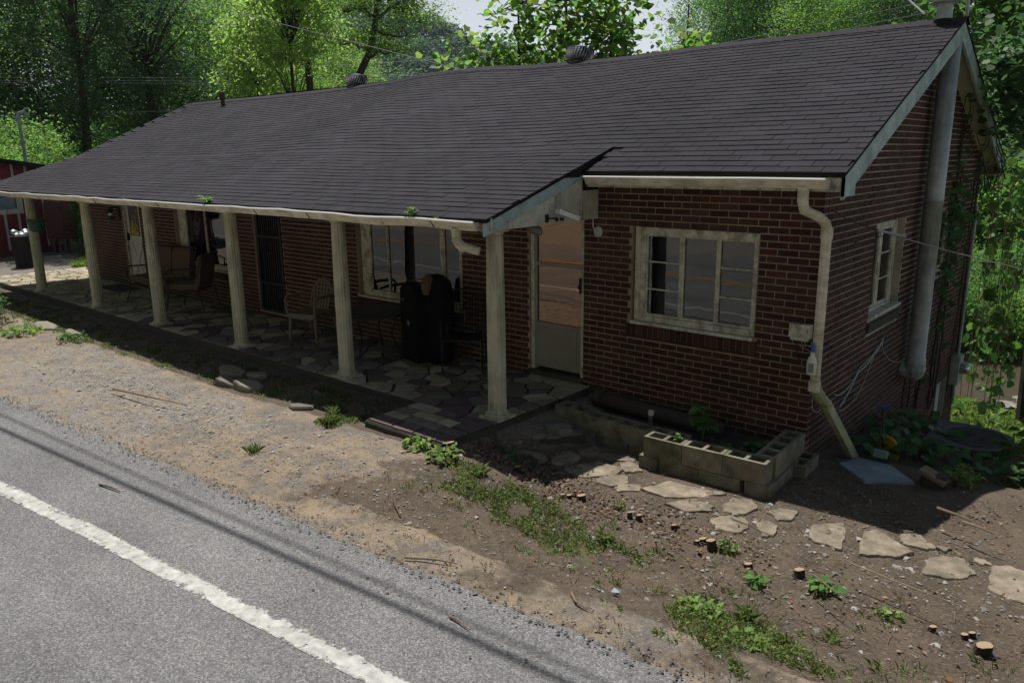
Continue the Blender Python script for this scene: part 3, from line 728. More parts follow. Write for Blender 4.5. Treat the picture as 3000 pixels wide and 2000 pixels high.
# --- windows
def window(F, u0, u1, v0, v1, w, cols, label, casing=.06, head=.06, bars=(), paint='trim_paint', bot=.05, glassm='glass'):
    """cols: (left, right) glass lights; bars: which lights carry two glazing bars"""
    fr = MB(); d = .05
    mbox(fr, F, u0, u0+casing, v0, v1, w-d, w); mbox(fr, F, u1-casing*.7, u1, v0, v1, w-d, w)
    mbox(fr, F, u0+casing, u1-casing*.7, v1-head, v1, w-d, w+.004); mbox(fr, F, u0+casing, u1-casing*.7, v0, v0+bot, w-d, w+.012)
    f = fr.build('window', paint, house, label=label)
    iv0, iv1 = v0+bot, v1-head
    for i, (a_, b_) in enumerate(cols):
        s = MB(); t = .022
        mbox(s, F, a_-t, a_, iv0, iv1, w-.045, w-.012); mbox(s, F, b_, b_+t, iv0, iv1, w-.045, w-.012)
        mbox(s, F, a_, b_, iv1-t, iv1, w-.045, w-.012); mbox(s, F, a_, b_, iv0, iv0+t*1.3, w-.045, w-.012)
        if i in bars:
            for q in (1/3, 2/3):
                vv = iv0+(iv1-iv0)*q; mbox(s, F, a_, b_, vv-.007, vv+.007, w-.04, w-.016)
        s.build('sash', paint, f)
        p = MB(); mbox(p, F, a_, b_, iv0, iv1, w-.034, w-.030)
        p.v = p.v; p.build('pane', glassm, f)
    edges = [u0+casing]+[q for c_ in cols for q in (c_[0]-.022, c_[1]+.022)]+[u1-casing*.7]
    for a_, b_ in zip(edges[::2], edges[1::2]):
        if b_-a_ > .004: st = MB(); mbox(st, F, a_+.001, b_-.001, iv0, iv1, w-.05, w-.004); st.build('mullion', paint, f)
    return f
f = window(FR, -1.98, -.605, .85, 1.86, -.045, [(-1.83, -1.455), (-1.40, -1.045), (-1.0, -.655)], 'white casement window with three lights right of the door', casing=.065, head=.07, bars=(0, 2), bot=.06)
mb = MB(); mbox(mb, FR, -1.99, -.595, .815, .848, -.1, .02); mb.build('sill', 'trim_paint', f)
f = window(FR, -6.70, -4.58, .63, 1.93, -.075, [(-6.49, -6.135), (-6.10, -5.045), (-4.955, -4.64)], 'wide picture window behind the covered box', casing=.14, head=.05)
mb = MB(); mbox(mb, FR, -6.70, -4.58, .60, .628, -.12, .015); mb.build('sill', 'trim_paint', f)
f = window(FR, -12.28, -10.44, .63, 1.93, -.075, [(-11.98, -11.3), (-11.25, -10.6)], 'wide porch window behind the cushioned glider', casing=.14, head=.05)
mb = MB(); mbox(mb, FR, -12.28, -10.44, .60, .628, -.12, .015); mb.build('sill', 'trim_paint', f)
f = window(GB, 1.62, 2.70, .85, 1.85, -.085, [(1.72, 2.06), (2.2, 2.56)], 'peeling white window in the end wall', casing=.07, head=.07, bars=(1,))
mb = MB(); mbox(mb, GB, 1.6, 2.72, .842, .872, -.1, .035); mb.build('sill', 'trim_paint', f)
f = window(GB, 4.47, 5.18, .96, 1.85, -.085, [(4.56, 5.1)], 'vine covered window in the end wall', casing=.05, head=.05)
mb = MB(); mbox(mb, FR, -1.95, -.62, .8, 1.9, -.42, -.41); mbox(mb, FR, -6.7, -4.6, .6, 1.95, -.8, -.79); mb.build('curtain', 'dark_room', house)  # near-black sheets behind the glass, room darkness put into their colour
# --- doors
def door_frame(u0, u1, v0, v1, w=-.03, paint='trim_paint', label=None, wd=.05):
    mb = MB(); mbox(mb, FR, u0, u0+wd, v0, v1, w-.08, w); mbox(mb, FR, u1-wd, u1, v0, v1, w-.08, w); mbox(mb, FR, u0+wd, u1-wd, v1-.05, v1, w-.08, w)
    d = mb.build('door', paint, house)
    if label: d['label'] = label
    return d
d = door_frame(-3.425, -2.635, .02, 2.0, label='cream storm door with two glass lights beside the right window')
mb = MB(); a_, b_ = -3.335, -2.69
mbox(mb, FR, -3.375, a_, .1, 1.95, -.085, -.035); mbox(mb, FR, b_, -2.685+.0, .1, 1.95, -.085, -.035)
for v0, v1 in ((.1, .655), (1.335, 1.385), (1.885, 1.95)): mbox(mb, FR, a_, b_, v0, v1, -.08, -.037)
mbox(mb, FR, a_+.05, b_-.05, .16, .6, -.036, -.030); mb.build('storm_door', 'door_cream', d)
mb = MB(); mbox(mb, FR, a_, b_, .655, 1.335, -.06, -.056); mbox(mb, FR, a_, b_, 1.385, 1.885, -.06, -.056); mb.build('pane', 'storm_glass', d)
mb = MB(); mbox(mb, FR, -3.37, -2.69, .1, 1.95, -.2, -.17); mb.build('inner_door', 'stone_tan', d)
mb = MB(); mbox(mb, FR, -2.70, -2.675, 1.06, 1.24, -.035, -.012); mbox(mb, FR, -2.695, -2.68, 1.12, 1.16, -.012, .02); mb.build('handle', 'iron_black', d)
mb = MB(); mbox(mb, FR, -3.43, -2.63, 0.005, .06, -.12, .03); mb.build('threshold', 'slab_edge', d)
# iron security door
d = door_frame(-9.5, -8.66, .06, 2.0, label='black iron security door with scrollwork between the porch windows', paint='trim_paint', wd=.03)
mb = MB(); mbox(mb, FR, -9.46, -9.38, .08, 1.95, -.06, -.01); mbox(mb, FR, -8.76, -8.70, .08, 1.95, -.06, -.01)
for v in (.1, .55, 1.34, 1.9): mbox(mb, FR, -9.38, -8.76, v-.02, v+.02, -.05, -.015)
mb.build('security_grille', 'iron_black', d)
for i in range(9):
    t = MB(); u = -9.33+.064*i; mbox(t, FR, u-.009, u+.009, .1, 1.9, -.045, -.022); t.build('grille_bar', 'iron_black', d)
mb = MB()
for cv in (1.62, 1.2, .45):
    for q in (-1, 1):
        pts = [(-9.07+q*(.02+.07*math.sin(t*.45)*math.exp(-t*.05)), -(-.02), cv+.15*math.cos(t*.45)) for t in range(0, 14)]
        mb.tube(pts, .008, 5)
mb.build('scrollwork', 'iron_black', d)
mb = MB(); mbox(mb, FR, -9.38, -8.76, .1, 1.9, -.13, -.11); mb.build('inner_door', 'dark_bronze', d)
mb = MB(); mbox(mb, FR, -9.05, -8.8, 1.42, 1.85, -.108, -.104); mbox(mb, FR, -8.98, -8.8, .28, .56, -.108, -.104); mb.build('pane', 'curtain', d)
# white cross-buck door
d = door_frame(-14.61, -13.79, .03, 1.98, label='white crossbuck door at the far end of the porch')
mb = MB(); mbox(mb, FR, -14.55, -13.85, .06, 1.92, -.11, -.07)
for v0, v1 in ((.06, .14), (.93, 1.02), (1.84, 1.92)): mbox(mb, FR, -14.55, -13.85, v0, v1, -.07, -.055)
mb.bar((-14.45, .058, .16), (-13.95, .058, .9), .09, .02, upv=(0, 1, 0)); mb.bar((-14.45, .062, .9), (-13.95, .062, .16), .09, .02, upv=(0, 1, 0))
mb.build('door_panel', 'door_white', d)
mb = MB(); mbox(mb, FR, -14.42, -13.98, 1.06, 1.8, -.069, -.06); mb.build('pane', 'curtain', d)
mb = MB()
for i in range(60):
    u = rnd.uniform(-14.38, -14.02); v = 1.08+abs(rnd.gauss(0, .13)); q_ = .018; mbox(mb, FR, u-q_, u+q_, v-q_, v+q_, -.0595+.0001*i, -.0585+.0001*i)
mb.build('flower_decal', 'yellow_plastic', d, kind='stuff')
mb = MB(); mbox(mb, FR, -14.5, -14.46, .95, 1.1, -.055, -.01); mb.build('handle', 'iron_black', d)
# basement door in end wall
mb = MB(); mbox(mb, GB, 5.36, 5.99, -1.6, -.8, -.12, -.08); mbox(mb, GB, 5.35, 5.42, -1.6, -.78, -.08, .0); d = mb.build('door', 'pipe_metal', house, label='narrow grey basement door low in the end wall')
# big metal flue pipe on the end wall
mb = MB(); fx, fy = .15, 3.22
mb.lathe([(.105, -.02), (.115, .0), (.115, .1), (.105, .11), (.105, 2.02), (.108, 2.02), (.108, 2.05), (.105, 2.06), (.105, 3.85)], fx, fy, 0, n=20)
fl = mb.build('flue_pipe', 'pipe_metal', house, smooth=True)
mb = MB(); mb.lathe([(.02, -.2), (.09, -.14), (.125, -.05), (.125, .0)], fx-.0, fy, 0, n=12); mb.tube([(fx, fy, -.08), (fx-.16, fy, -.06)], .1, 12); mb.build('pipe_tee', 'pipe_metal', fl)
mb = MB(); mb.lathe([(.092, 3.95), (.085, 4.0), (.08, 4.22), (.1, 4.225), (.17, 4.235), (.165, 4.245), (.11, 4.27), (.115, 4.36), (.12, 4.38), (.2, 4.4), (.12, 4.46), (.01, 4.48)], .03, 3.27, 0, n=24)
cp = mb.build('chimney_cap', 'pipe_metal', house, smooth=False)
mb = MB()
for i in range(30):
    t = 2*math.pi*i/30; mb.box(-.003, .003, -.004, .004, 4.285, 4.35); n0 = len(mb.v)-8
    for j in range(n0, n0+8): v = mb.v[j]; mb.v[j] = (.03+.118*math.cos(t)+v[0], 3.27+.118*math.sin(t)+v[1], v[2])
mb.build('louver', 'iron_black', cp)
mb = MB(); mb.lathe([(.16, 3.98), (.12, 4.03), (.085, 4.06)], .03, 3.25, 0, n=14); mb.build('flashing', 'roof_felt', cp)
# ================================================================== PORCH FLOOR AND STONES
def clip(poly, a, b, c_):                               # keep a*x+b*y <= c_
    out = []
    for i in range(len(poly)):
        p, q = poly[i], poly[(i+1) % len(poly)]; dp = a*p[0]+b*p[1]-c_; dq = a*q[0]+b*q[1]-c_
        if dp <= 0: out.append(p)
        if dp*dq < 0: t = dp/(dp-dq); out.append((p[0]+t*(q[0]-p[0]), p[1]+t*(q[1]-p[1])))
    return out
def cells(seeds, box, gap, ax=1.0):
    res = []
    for i, s in enumerate(seeds):
        P = [(box[0], box[2]), (box[1], box[2]), (box[1], box[3]), (box[0], box[3])]
        nb = sorted(seeds, key=lambda q: (q[0]-s[0])**2+(q[1]-s[1])**2)[1:14]
        for q in nb:
            dx, dy = q[0]-s[0], q[1]-s[1]; l = math.hypot(dx, dy)
            if l < 1e-6: continue
            g = gap*rnd.uniform(.6, 1.6)
            P = clip(P, dx/l, dy/l, (dx*(s[0]+q[0])/2+dy*(s[1]+q[1])/2)/l-g)
            if len(P) < 3: break
        if len(P) >= 3: res.append(P)
    return res
def shrink(P, k, jit=0):
    cx = sum(p[0] for p in P)/len(P); cy = sum(p[1] for p in P)/len(P)
    return [(cx+(p[0]-cx)*k+rnd.uniform(-jit, jit), cy+(p[1]-cy)*k+rnd.uniform(-jit, jit)) for p in P]
def area(P): return abs(sum(P[i][0]*P[(i+1) % len(P)][1]-P[(i+1) % len(P)][0]*P[i][1] for i in range(len(P))))/2
def stone(P, z0, z1, matn, parent, name='paving_stone', bev=.006, tilt=(0, 0)):
    P = [p for i, p in enumerate(P) if math.hypot(p[0]-P[i-1][0], p[1]-P[i-1][1]) > .008]
    if len(P) < 3: return None
    cx = sum(p[0] for p in P)/len(P); cy = sum(p[1] for p in P)/len(P); r = max(math.hypot(p[0]-cx, p[1]-cy) for p in P)
    Q = shrink(P, 1-bev/r); n = len(P); tz = lambda p: tilt[0]*(p[0]-cx)+tilt[1]*(p[1]-cy)
    v = [(p[0], p[1], z0) for p in P]+[(p[0], p[1], z1-bev+tz(p)) for p in P]+[(p[0], p[1], z1+tz(p)) for p in Q]
    mb = MB(); mb.add(v, [tuple(range(2*n, 3*n))]+[(i, (i+1) % n, n+(i+1) % n, n+i) for i in range(n)]+[(n+i, n+(i+1) % n, 2*n+(i+1) % n, 2*n+i) for i in range(n)])
    return mb.build(name, matn, parent, loc=(cx, cy, z1))
mb = MB(); mb.box(-18.4, -2.5, -1.67, -.012, -.45, -.012); mb.box(-3.64, -2.51, -2.40, -1.671, -.35, -.015); mb.box(-18.4, -16.31, -.011, 1.2, -.45, -.012)
porch = mb.build('porch_floor', 'grout', kind='structure')
mb = MB(); mb.box(-18.4, -3.63, -1.682, -1.671, -.45, -.018); mb.box(-2.498, -2.488, -2.40, -.03, -.45, -.018); mb.box(-3.64, -2.5, -2.41, -2.401, -.35, -.025); mb.box(-3.653, -3.641, -2.4, -1.682, -.3, -.02)
mb.build('slab_face', 'slab_edge', porch)
seeds = []
def scatter_seeds(x0, x1, y0, y1, d, tries=9000):
    out = []
    for _ in range(tries):
        p = (rnd.uniform(x0, x1), rnd.uniform(y0, y1)); q = (p[0]/1.35, p[1])
        if all((p[0]/1.35-s[0]/1.35)**2+(p[1]-s[1])**2 > d*d for s in out): out.append(p)
    return out
seeds = scatter_seeds(-18.3, -2.52, -1.62, -.05, .172, 12000)
edge_s = [(-18.3+.42*i+rnd.uniform(-.1, .1), -1.55) for i in range(38)]
seeds = [s for s in seeds if s[1] > -1.42]+[s for s in edge_s if s[0] < -2.6]
st_all = cells(seeds, (-18.38, -2.51, -1.66, -.03), .0135)
st_all.sort(key=lambda P: -area(P)/((P[0][0]-CAM.x)**2+(P[0][1]-CAM.y)**2))
def stone_mat(x, y):
    q = rnd.random()
    if x < -11: return 'stone_light' if q < .7 else 'stone_grey'
    return 'stone_light' if q < .34 else ('stone_grey' if q < .68 else 'stone_purple')
rest = MB()
for i, P in enumerate(st_all):
    if i < 262: stone(shrink(P, 1, .006), -.012, rnd.uniform(.0, .005), stone_mat(*P[0]), porch)
    else: rest.prism(P, -.012, .002)
seeds = scatter_seeds(-18.3, -16.35, .05, 1.15, .22)
for P in cells(seeds, (-18.38, -16.33, 0.0, 1.18), .012): rest.prism(P, -.012, .002)
rest.build('paving_stones', 'stone_light', porch, kind='stuff')
# entrance step: rectangular slates
rows = [(-2.39, -2.20, [.36, .3, .0, .42]), (-2.19, -2.03, [.3, .5, .3]), (-2.02, -1.86, [.24, .38, .22, .26]), (-1.85, -1.68, [.4, .3, .4])]
for y0, y1, ws in rows:
    ws = [w_ for w_ in ws if w_]; k = 1.11/sum(ws); x = -3.63
    for w_ in ws:
        P = [(x+.01, y0+rnd.uniform(.004, .015)), (x+w_*k-.008, y0+rnd.uniform(.004, .015)), (x+w_*k-rnd.uniform(.005, .03), y1-rnd.uniform(.0, .012)), (x+rnd.uniform(.01, .03), y1-rnd.uniform(.0, .012))]
        stone(P, -.015, rnd.uniform(.001, .006), rnd.choice(['stone_purple', 'stone_grey', 'stone_light', 'stone_grey', 'stone_light']), porch); x += w_*k
# ------------------------------------------------------------------ concrete block planter
ang = math.atan2(.06, 1.14)
pl = thing('block_planter', 'planter of hollow concrete blocks stacked two high below the right window', 'planter', (-.6, -1.1, -.3))
BL, BW, BH = .385, .19, .19
def block_mesh(L=BL):
    mb = MB(); t = .032; W = BW/2; H = BH
    xs_ = [-L/2, -L/2+t, -t/2, t/2, L/2-t, L/2]; ys_ = [-W, -W+t, W-t, W]
    solid = lambda i, j: not (i in (1, 3) and j == 1)
    for i in range(5):
        for j in range(3):
            if solid(i, j):
                e = .0005
                mb.box(xs_[i], xs_[i+1], ys_[j], ys_[j+1], -H, 0)
    me = bpy.data.meshes.new('concrete_block')
    import bmesh
    bm = bmesh.new(); tmp = bpy.data.meshes.new('tmp'); tmp.from_pydata(mb.v, [], mb.f); bm.from_mesh(tmp)
    bmesh.ops.remove_doubles(bm, verts=bm.verts, dist=1e-4)
    # drop interior faces shared by two cells
    seen = {}
    for f in bm.faces: seen.setdefault(tuple(round(c, 4) for c in f.calc_center_median()), []).append(f)
    bmesh.ops.delete(bm, geom=[f for g_ in seen.values() if len(g_) > 1 for f in g_], context='FACES')
    bmesh.ops.recalc_face_normals(bm, faces=bm.faces); bm.to_mesh(me); bm.free(); bpy.data.meshes.remove(tmp)
    me.materials.append(M['block']); return me
bm_full = block_mesh(); bm_half = block_mesh(.19)
def blk(x, y, z, rot, me=None):
    o = link('concrete_block', me or bm_full, None, pl, (x, y, z)); o.rotation_euler = (rnd.uniform(-.01, .01), rnd.uniform(-.01, .01), rot+rnd.uniform(-.012, .012)); return o
A0 = Vector((-1.12, -1.02)); dv = Vector((math.cos(ang), math.sin(ang))); nv = Vector((-dv.y, dv.x))
for i in range(3):                                      # front, top course
    p = A0+dv*(.19+i*.39); blk(p.x, p.y, .03, ang)
for i in range(4):                                      # front, bottom course
    p = A0+dv*((0.045, .36, .75, 1.08)[i]); blk(p.x, p.y, -.165, ang, bm_half if i in (0, 3) else bm_full)
for k, zz in ((0, .03), (1, -.165)):                    # right return
    for i in range(2):
        p = A0+dv*(1.09+.02*k)+nv*(.29+i*.39-(.19*k)); blk(p.x, p.y, zz, ang+math.pi/2)
p = A0+dv*1.2+nv*.72; blk(p.x+.02, p.y, -.165, ang+math.pi/2)
B0 = Vector((-2.40, -.72)); dB = Vector((1.42, -.06)).normalized()
for i in range(4):                                      # low row from the porch slab, one course
    p = B0+dB*(.19+i*.39); blk(p.x, p.y, -.0-.02*(i > 0), math.atan2(dB.y, dB.x), bm_full)
p = B0+dB*(1.42); blk(p.x-.03, p.y-.13, -.03, math.pi/2, bm_half)
for i in range(3):
    p = B0+dB*(.36+i*.4); blk(p.x, p.y-.005, -.2, math.atan2(dB.y, dB.x))
mb = MB(); mb.prism([(-2.35, -.62), (-1.1, -.7), (-1.0, -.92), (-.05, -.86), (-.08, -.02), (-2.35, -.02)], -.4, -.16)
for i, v in enumerate(mb.v): pass
mb.build('planting_soil', 'rust_dark', pl)
t = thing('drain_pipe', 'large dark drain pipe lying along the foot of the brick wall', 'pipe', (-1.4, -.2, -.05))
mb = MB(); mb.tube([(-2.3, -.2, -.05), (-.75, -.22, -.09)], .085, 14); mb.build('pipe', 'rust_dark', t, smooth=True)
mb = MB(); mb.tube([(-2.28, -.2, -.05), (-2.2, -.2, -.05)], .105, 14); mb.tube([(-2.3, -.16, 0), (-2.27, -.18, .1)], .012, 6); mb.build('coupling', 'rust_dark', t)
t = thing('cleanout_pipe', 'short white capped pipe sticking out of the planter bed', 'pipe', (-1.45, -.42, -.1))
mb = MB(); mb.tube([(-1.47, -.42, -.2), (-1.45, -.43, .0)], .022, 10); mb.build('pipe', 'wood_grey', t)
mb = MB(); mb.tube([(-1.452, -.428, -.01), (-1.447, -.432, .03)], .031, 10); mb.build('cap', 'white_plastic', t)
def plant(name, label, cat, x, y, z, leaves, r, h, matn='weed', ls=.1, stems=5, seed=1, group=None, droop=.3):
    """small broad-leaved plant: stems and folded pointed leaves"""
    q = random.Random(seed); t = thing(name, label, cat, (x, y, z), group); st = MB(); lf = MB()
    for i in range(stems):
        a = 2*math.pi*i/stems+q.uniform(-.5, .5); rr = r*q.uniform(.2, .8); hh = h*q.uniform(.5, 1)
        top = Vector((x+rr*math.cos(a), y+rr*math.sin(a), z+hh)); mid = Vector((x+rr*.35*math.cos(a), y+rr*.35*math.sin(a), z+hh*.6))
        st.tube([(x+.01*math.cos(a), y+.01*math.sin(a), z), mid, top], [.006*h/.3+.001, .004*h/.3+.001, .002], 5)
        for j in range(leaves):
            k = q.uniform(.35, 1); base = mid.lerp(top, k) if k > .3 else mid
            a2 = q.uniform(0, 6.28); d = Vector((math.cos(a2), math.sin(a2), q.uniform(-.1, .6))).normalized(); s = ls*q.uniform(.6, 1.2)
            sd = d.cross(Vector((0, 0, 1))).normalized()*s*.33; dn = Vector((0, 0, -droop*s))
            m1 = base+d*s*.45+Vector((0, 0, .02*s)); tip = base+d*s+dn
            lf.add([base, m1+sd, tip, m1-sd, base+d*s*.5-Vector((0, 0, .08*s))], [(0, 1, 4), (1, 2, 4), (2, 3, 4), (3, 0, 4)])
    st.build('stem', matn, t); lf.build('foliage', matn, t); return t
plant('leafy_weed', 'tall broad-leaved green plant in the block planter bed', 'plant', -.85, -.48, -.17, 4, .16, .38, 'leaf_mid', .17, 6, 3)
plant('leafy_weed', 'dark leafy plant beside the right return of the planter', 'plant', -.3, -.5, -.17, 5, .16, .22, 'leaf_dark', .15, 6, 4)
plant('leafy_weed', 'low leafy seedling at the planter front between the other two plants', 'plant', -.6, -.66, -.17, 4, .12, .16, 'leaf_dark', .11, 5, 5)
plant('yellow_weed', 'small yellow green weed growing out of a hollow planter block', 'plant', -.83, -1.0, -.02, 3, .04, .12, 'leaf_bright', .05, 4, 6)
# ------------------------------------------------------------------ flagstone path
path_ = thing('flagstone_path', 'x', 'x', (0, -1.4, -.28)); del path_['label']; del path_['category']; path_['kind'] = 'structure'
FL = [[(-1.68, -1.63), (-1.5, -1.3), (-1.24, -1.31), (-1.22, -1.42), (-1.29, -1.55), (-1.42, -1.67)], [(-1.6, -1.16), (-1.59, -1.05), (-1.31, -.95), (-1.26, -1.06), (-1.45, -1.18)],
 [(-1.87, -1.55), (-1.92, -1.39), (-1.86, -1.3), (-1.7, -1.34), (-1.67, -1.53), (-1.78, -1.64)], [(-1.81, -1.2), (-1.77, -.98), (-1.64, -1.05), (-1.63, -1.18), (-1.73, -1.25)],
 [(-1.33, -1.19), (-1.27, -1.1), (-1.17, -1.12), (-1.07, -1.22), (-1.17, -1.33)], [(-1.29, -1.69), (-1.25, -1.45), (-1.1, -1.42), (-1.03, -1.52), (-1.1, -1.66)],
 [(-1.05, -1.69), (-1.05, -1.6), (-.97, -1.53), (-.88, -1.54), (-.86, -1.62), (-.99, -1.74)], [(-.83, -1.55), (-.72, -1.29), (-.48, -1.27), (-.26, -1.21), (-.36, -1.4), (-.6, -1.58)],
 [(-.52, -1.71), (-.38, -1.48), (-.2, -1.51), (-.19, -1.62), (-.33, -1.74)], [(-.15, -1.43), (-.14, -1.25), (-.01, -1.18), (.08, -1.3), (.05, -1.45), (-.09, -1.52)],
 [(-.11, -1.7), (-.02, -1.57), (.09, -1.55), (.17, -1.65), (.15, -1.78), (.0, -1.85)], [(.18, -1.51), (.25, -1.44), (.34, -1.48), (.37, -1.64), (.31, -1.7)],
 [(.19, -1.3), (.23, -1.17), (.37, -1.13), (.38, -1.3), (.31, -1.37)], [(.61, -1.49), (.56, -1.3), (.73, -1.13), (.82, -1.38), (.85, -1.55), (.66, -1.55)],
 [(.99, -1.54), (.92, -1.17), (.97, -1.08), (1.15, -1.19), (1.27, -1.27), (1.19, -1.42), (1.1, -1.46)], [(1.14, -1.07), (1.18, -.98), (1.25, -.95), (1.38, -1.07), (1.34, -1.14), (1.19, -1.15)],
 [(1.41, -1.51), (1.4, -1.25), (1.47, -1.18), (1.58, -1.14), (1.69, -1.31), (1.63, -1.42), (1.55, -1.49)], [(1.8, -1.44), (1.77, -1.14), (1.85, -1.07), (1.95, -1.08), (2.03, -1.25), (2.03, -1.47), (1.92, -1.52)],
 [(1.38, -1.03), (1.46, -1.01), (1.46, -1.06), (1.4, -1.08)], [(1.62, -1.05), (1.7, -1.04), (1.75, -1.08), (1.69, -1.13)], [(2.15, -1.3), (2.2, -1.05), (2.5, -1.1), (2.45, -1.4)]]
def rough(P, k=4, j=.016):
    out = []
    for i in range(len(P)):
        a_, b_ = P[i], P[(i+1) % len(P)]; l = math.hypot(b_[0]-a_[0], b_[1]-a_[1])
        for t_ in range(k):
            q = t_/k; o = mn.noise(Vector((a_[0]*7+q*9, a_[1]*7, 2)))*j*(2 if t_ else .7)
            out.append((a_[0]+(b_[0]-a_[0])*q-(b_[1]-a_[1])/l*o, a_[1]+(b_[1]-a_[1])*q+(b_[0]-a_[0])/l*o))
    return out
for P in FL:
    cx = sum(p[0] for p in P)/len(P); cy = sum(p[1] for p in P)/len(P); g = sum(gzn(p[0], p[1]) for p in P)/len(P)
    stone(rough([(cx+(p[0]-cx)*1.1, cy+(p[1]-cy)*1.1) for p in P]), g-.05, g+.016, 'stone_tan', path_, 'flagstone', .007, (rnd.uniform(-.02, .02), rnd.uniform(-.02, .02)))
# broken slab step between porch slab and planter
t = thing('slab_step', 'low broken stone step with loose slate slabs beside the porch', 'step', (-2.15, -1.25, -.3))
mb = MB()
mb.prism(rough([(-2.42, -1.35), (-2.1, -1.42), (-1.86, -1.0), (-2.1, -.86), (-2.44, -.9)]), -.35, -.17); mb.build('step_base', 'slab_edge', t)
for P, z in (([(-2.45, -1.3), (-2.38, -1.36), (-2.22, -.98), (-2.3, -.92)], -.1), ([(-2.2, -1.02), (-2.28, -1.16), (-2.05, -1.2), (-1.98, -1.08), (-2.05, -1.0)], -.1), ([(-2.2, -1.22), (-2.1, -1.34), (-1.9, -1.0), (-1.98, -.93)], -.15), ([(-2.34, -1.4), (-2.2, -1.45), (-2.14, -1.3), (-2.3, -1.22)], -.14), ([(-2.44, -1.0), (-2.3, -.94), (-2.2, -.85), (-2.42, -.85)], -.12)):
    stone(rough(P), z-.07, z, 'stone_grey', t, 'slate_slab', .006, (rnd.uniform(-.05, .05), rnd.uniform(-.05, .05)))
for P, lab, z in (([(-2.16, -1.86), (-2.1, -1.68), (-1.86, -1.66), (-1.83, -1.8), (-1.98, -1.74)], 'flat grey slate lying alone in the shaded leaf litter by the porch step', -.17),
                  ([(-2.36, -1.62), (-2.25, -1.72), (-2.2, -1.62), (-2.3, -1.54)], 'small tilted slate fragment beside the broken stone step', -.14),
                  ([(-2.5+.05, -1.72), (-2.34, -1.78), (-2.36, -1.68)], 'little triangular slate chip close to the porch slab corner', -.15)):
    o = stone(rough(P), z-.06, z, 'stone_grey', None, 'loose_slate', .005, (rnd.uniform(-.1, .1), rnd.uniform(-.1, .1))); tag(o, lab, 'stone', 'loose slates by the porch')
# stones in the shaded strip by the porch
for x, y, r, lab in ((-6.75, -2.12, .2, 'dark upright stone slab leaning in the strip below the fifth column'), (-6.35, -2.0, .17, 'broad dark rock against the porch edge near the fifth column'), (-6.45, -2.35, .19, 'flat stone at the shadow edge left of the fifth column'),
                     (-6.05, -2.3, .2, 'rounded flat stone right of the other stones by the porch'), (-4.75, -2.42, .16, 'round grey stone half in shade near the grass tuft'), (-12.2, -2.5, .28, 'grey flat stone in the weeds at the far end of the porch'), (-11.2, -2.4, .22, 'low stone behind the weeds left of the third column')):
    P = [(x+r*rnd.uniform(.7, 1.15)*math.cos(a_*.785)*1.25, y+r*rnd.uniform(.5, .8)*math.sin(a_*.785)) for a_ in range(8)]
    g = gz(x, y); o = stone(rough(P, 2), g-.05, g+rnd.uniform(.03, .07), 'stone_grey', None, 'edging_stone', .02, (rnd.uniform(-.15, .15), rnd.uniform(-.15, .15))); tag(o, lab, 'stone', 'stones along the porch edge')
# ------------------------------------------------------------------ stumps
ST = [(-2.37, -2.44, .045, .13, 'tall thin cut stump leaning beside the corner of the entrance step'), (-2.47, -2.42, .03, .1, 'thin dark cut stem behind the leaning stump at the entrance step'), (-1.76, -2.19, .036, .05, 'small cut stump nearest the entrance step in the leaf litter'), (-1.69, -2.21, .018, .05, 'pencil thin stump touching the stump nearest the step'),
      (-1.3, -2.15, .024, .03, 'left one of the two small stumps beside the widest round stump'), (-1.26, -2.09, .026, .03, 'right one of the two small stumps beside the widest round stump'), (-1.15, -2.07, .043, .05, 'widest round stump with a pale top among dry leaves'),
      (-.64, -2.1, .02, .05, 'left stump of the dark pair right of the widest round stump'), (-.57, -2.09, .025, .05, 'right stump of the dark pair right of the widest round stump'), (-.27, -2.04, .023, .035, 'lone small stump in bare soil below the flagstones'),
      (-.02, -2.15, .022, .035, 'small stump at the left of the stump cluster'), (-.0, -2.08, .032, .03, 'flat low stump at the back of the stump cluster'), (.07, -2.07, .038, .03, 'flat oval stump second from the right in the cluster'), (.12, -2.14, .036, .075, 'tallest stump of the cluster standing in front'),
      (.44, -2.23, .03, .03, 'single low stump beside orange leaves right of the cluster'), (.76, -2.11, .036, .055, 'dark sided stump with a clean cut standing alone in soil'), (.98, -2.2, .042, .02, 'wide flat stump half hidden by a weed'), (1.37, -2.22, .03, .02, 'pale cut stump in the middle of a low green weed'),
      (1.62, -2.21, .022, .03, 'small stump beside the upright twig near the right edge'), (1.8, -2.16, .022, .03, 'left of the small twin stumps near the right edge'), (1.83, -2.12, .02, .03, 'right of the small twin stumps near the right edge'), (1.9, -2.24, .05, .055, 'big slanted stump at the right edge of the yard')]
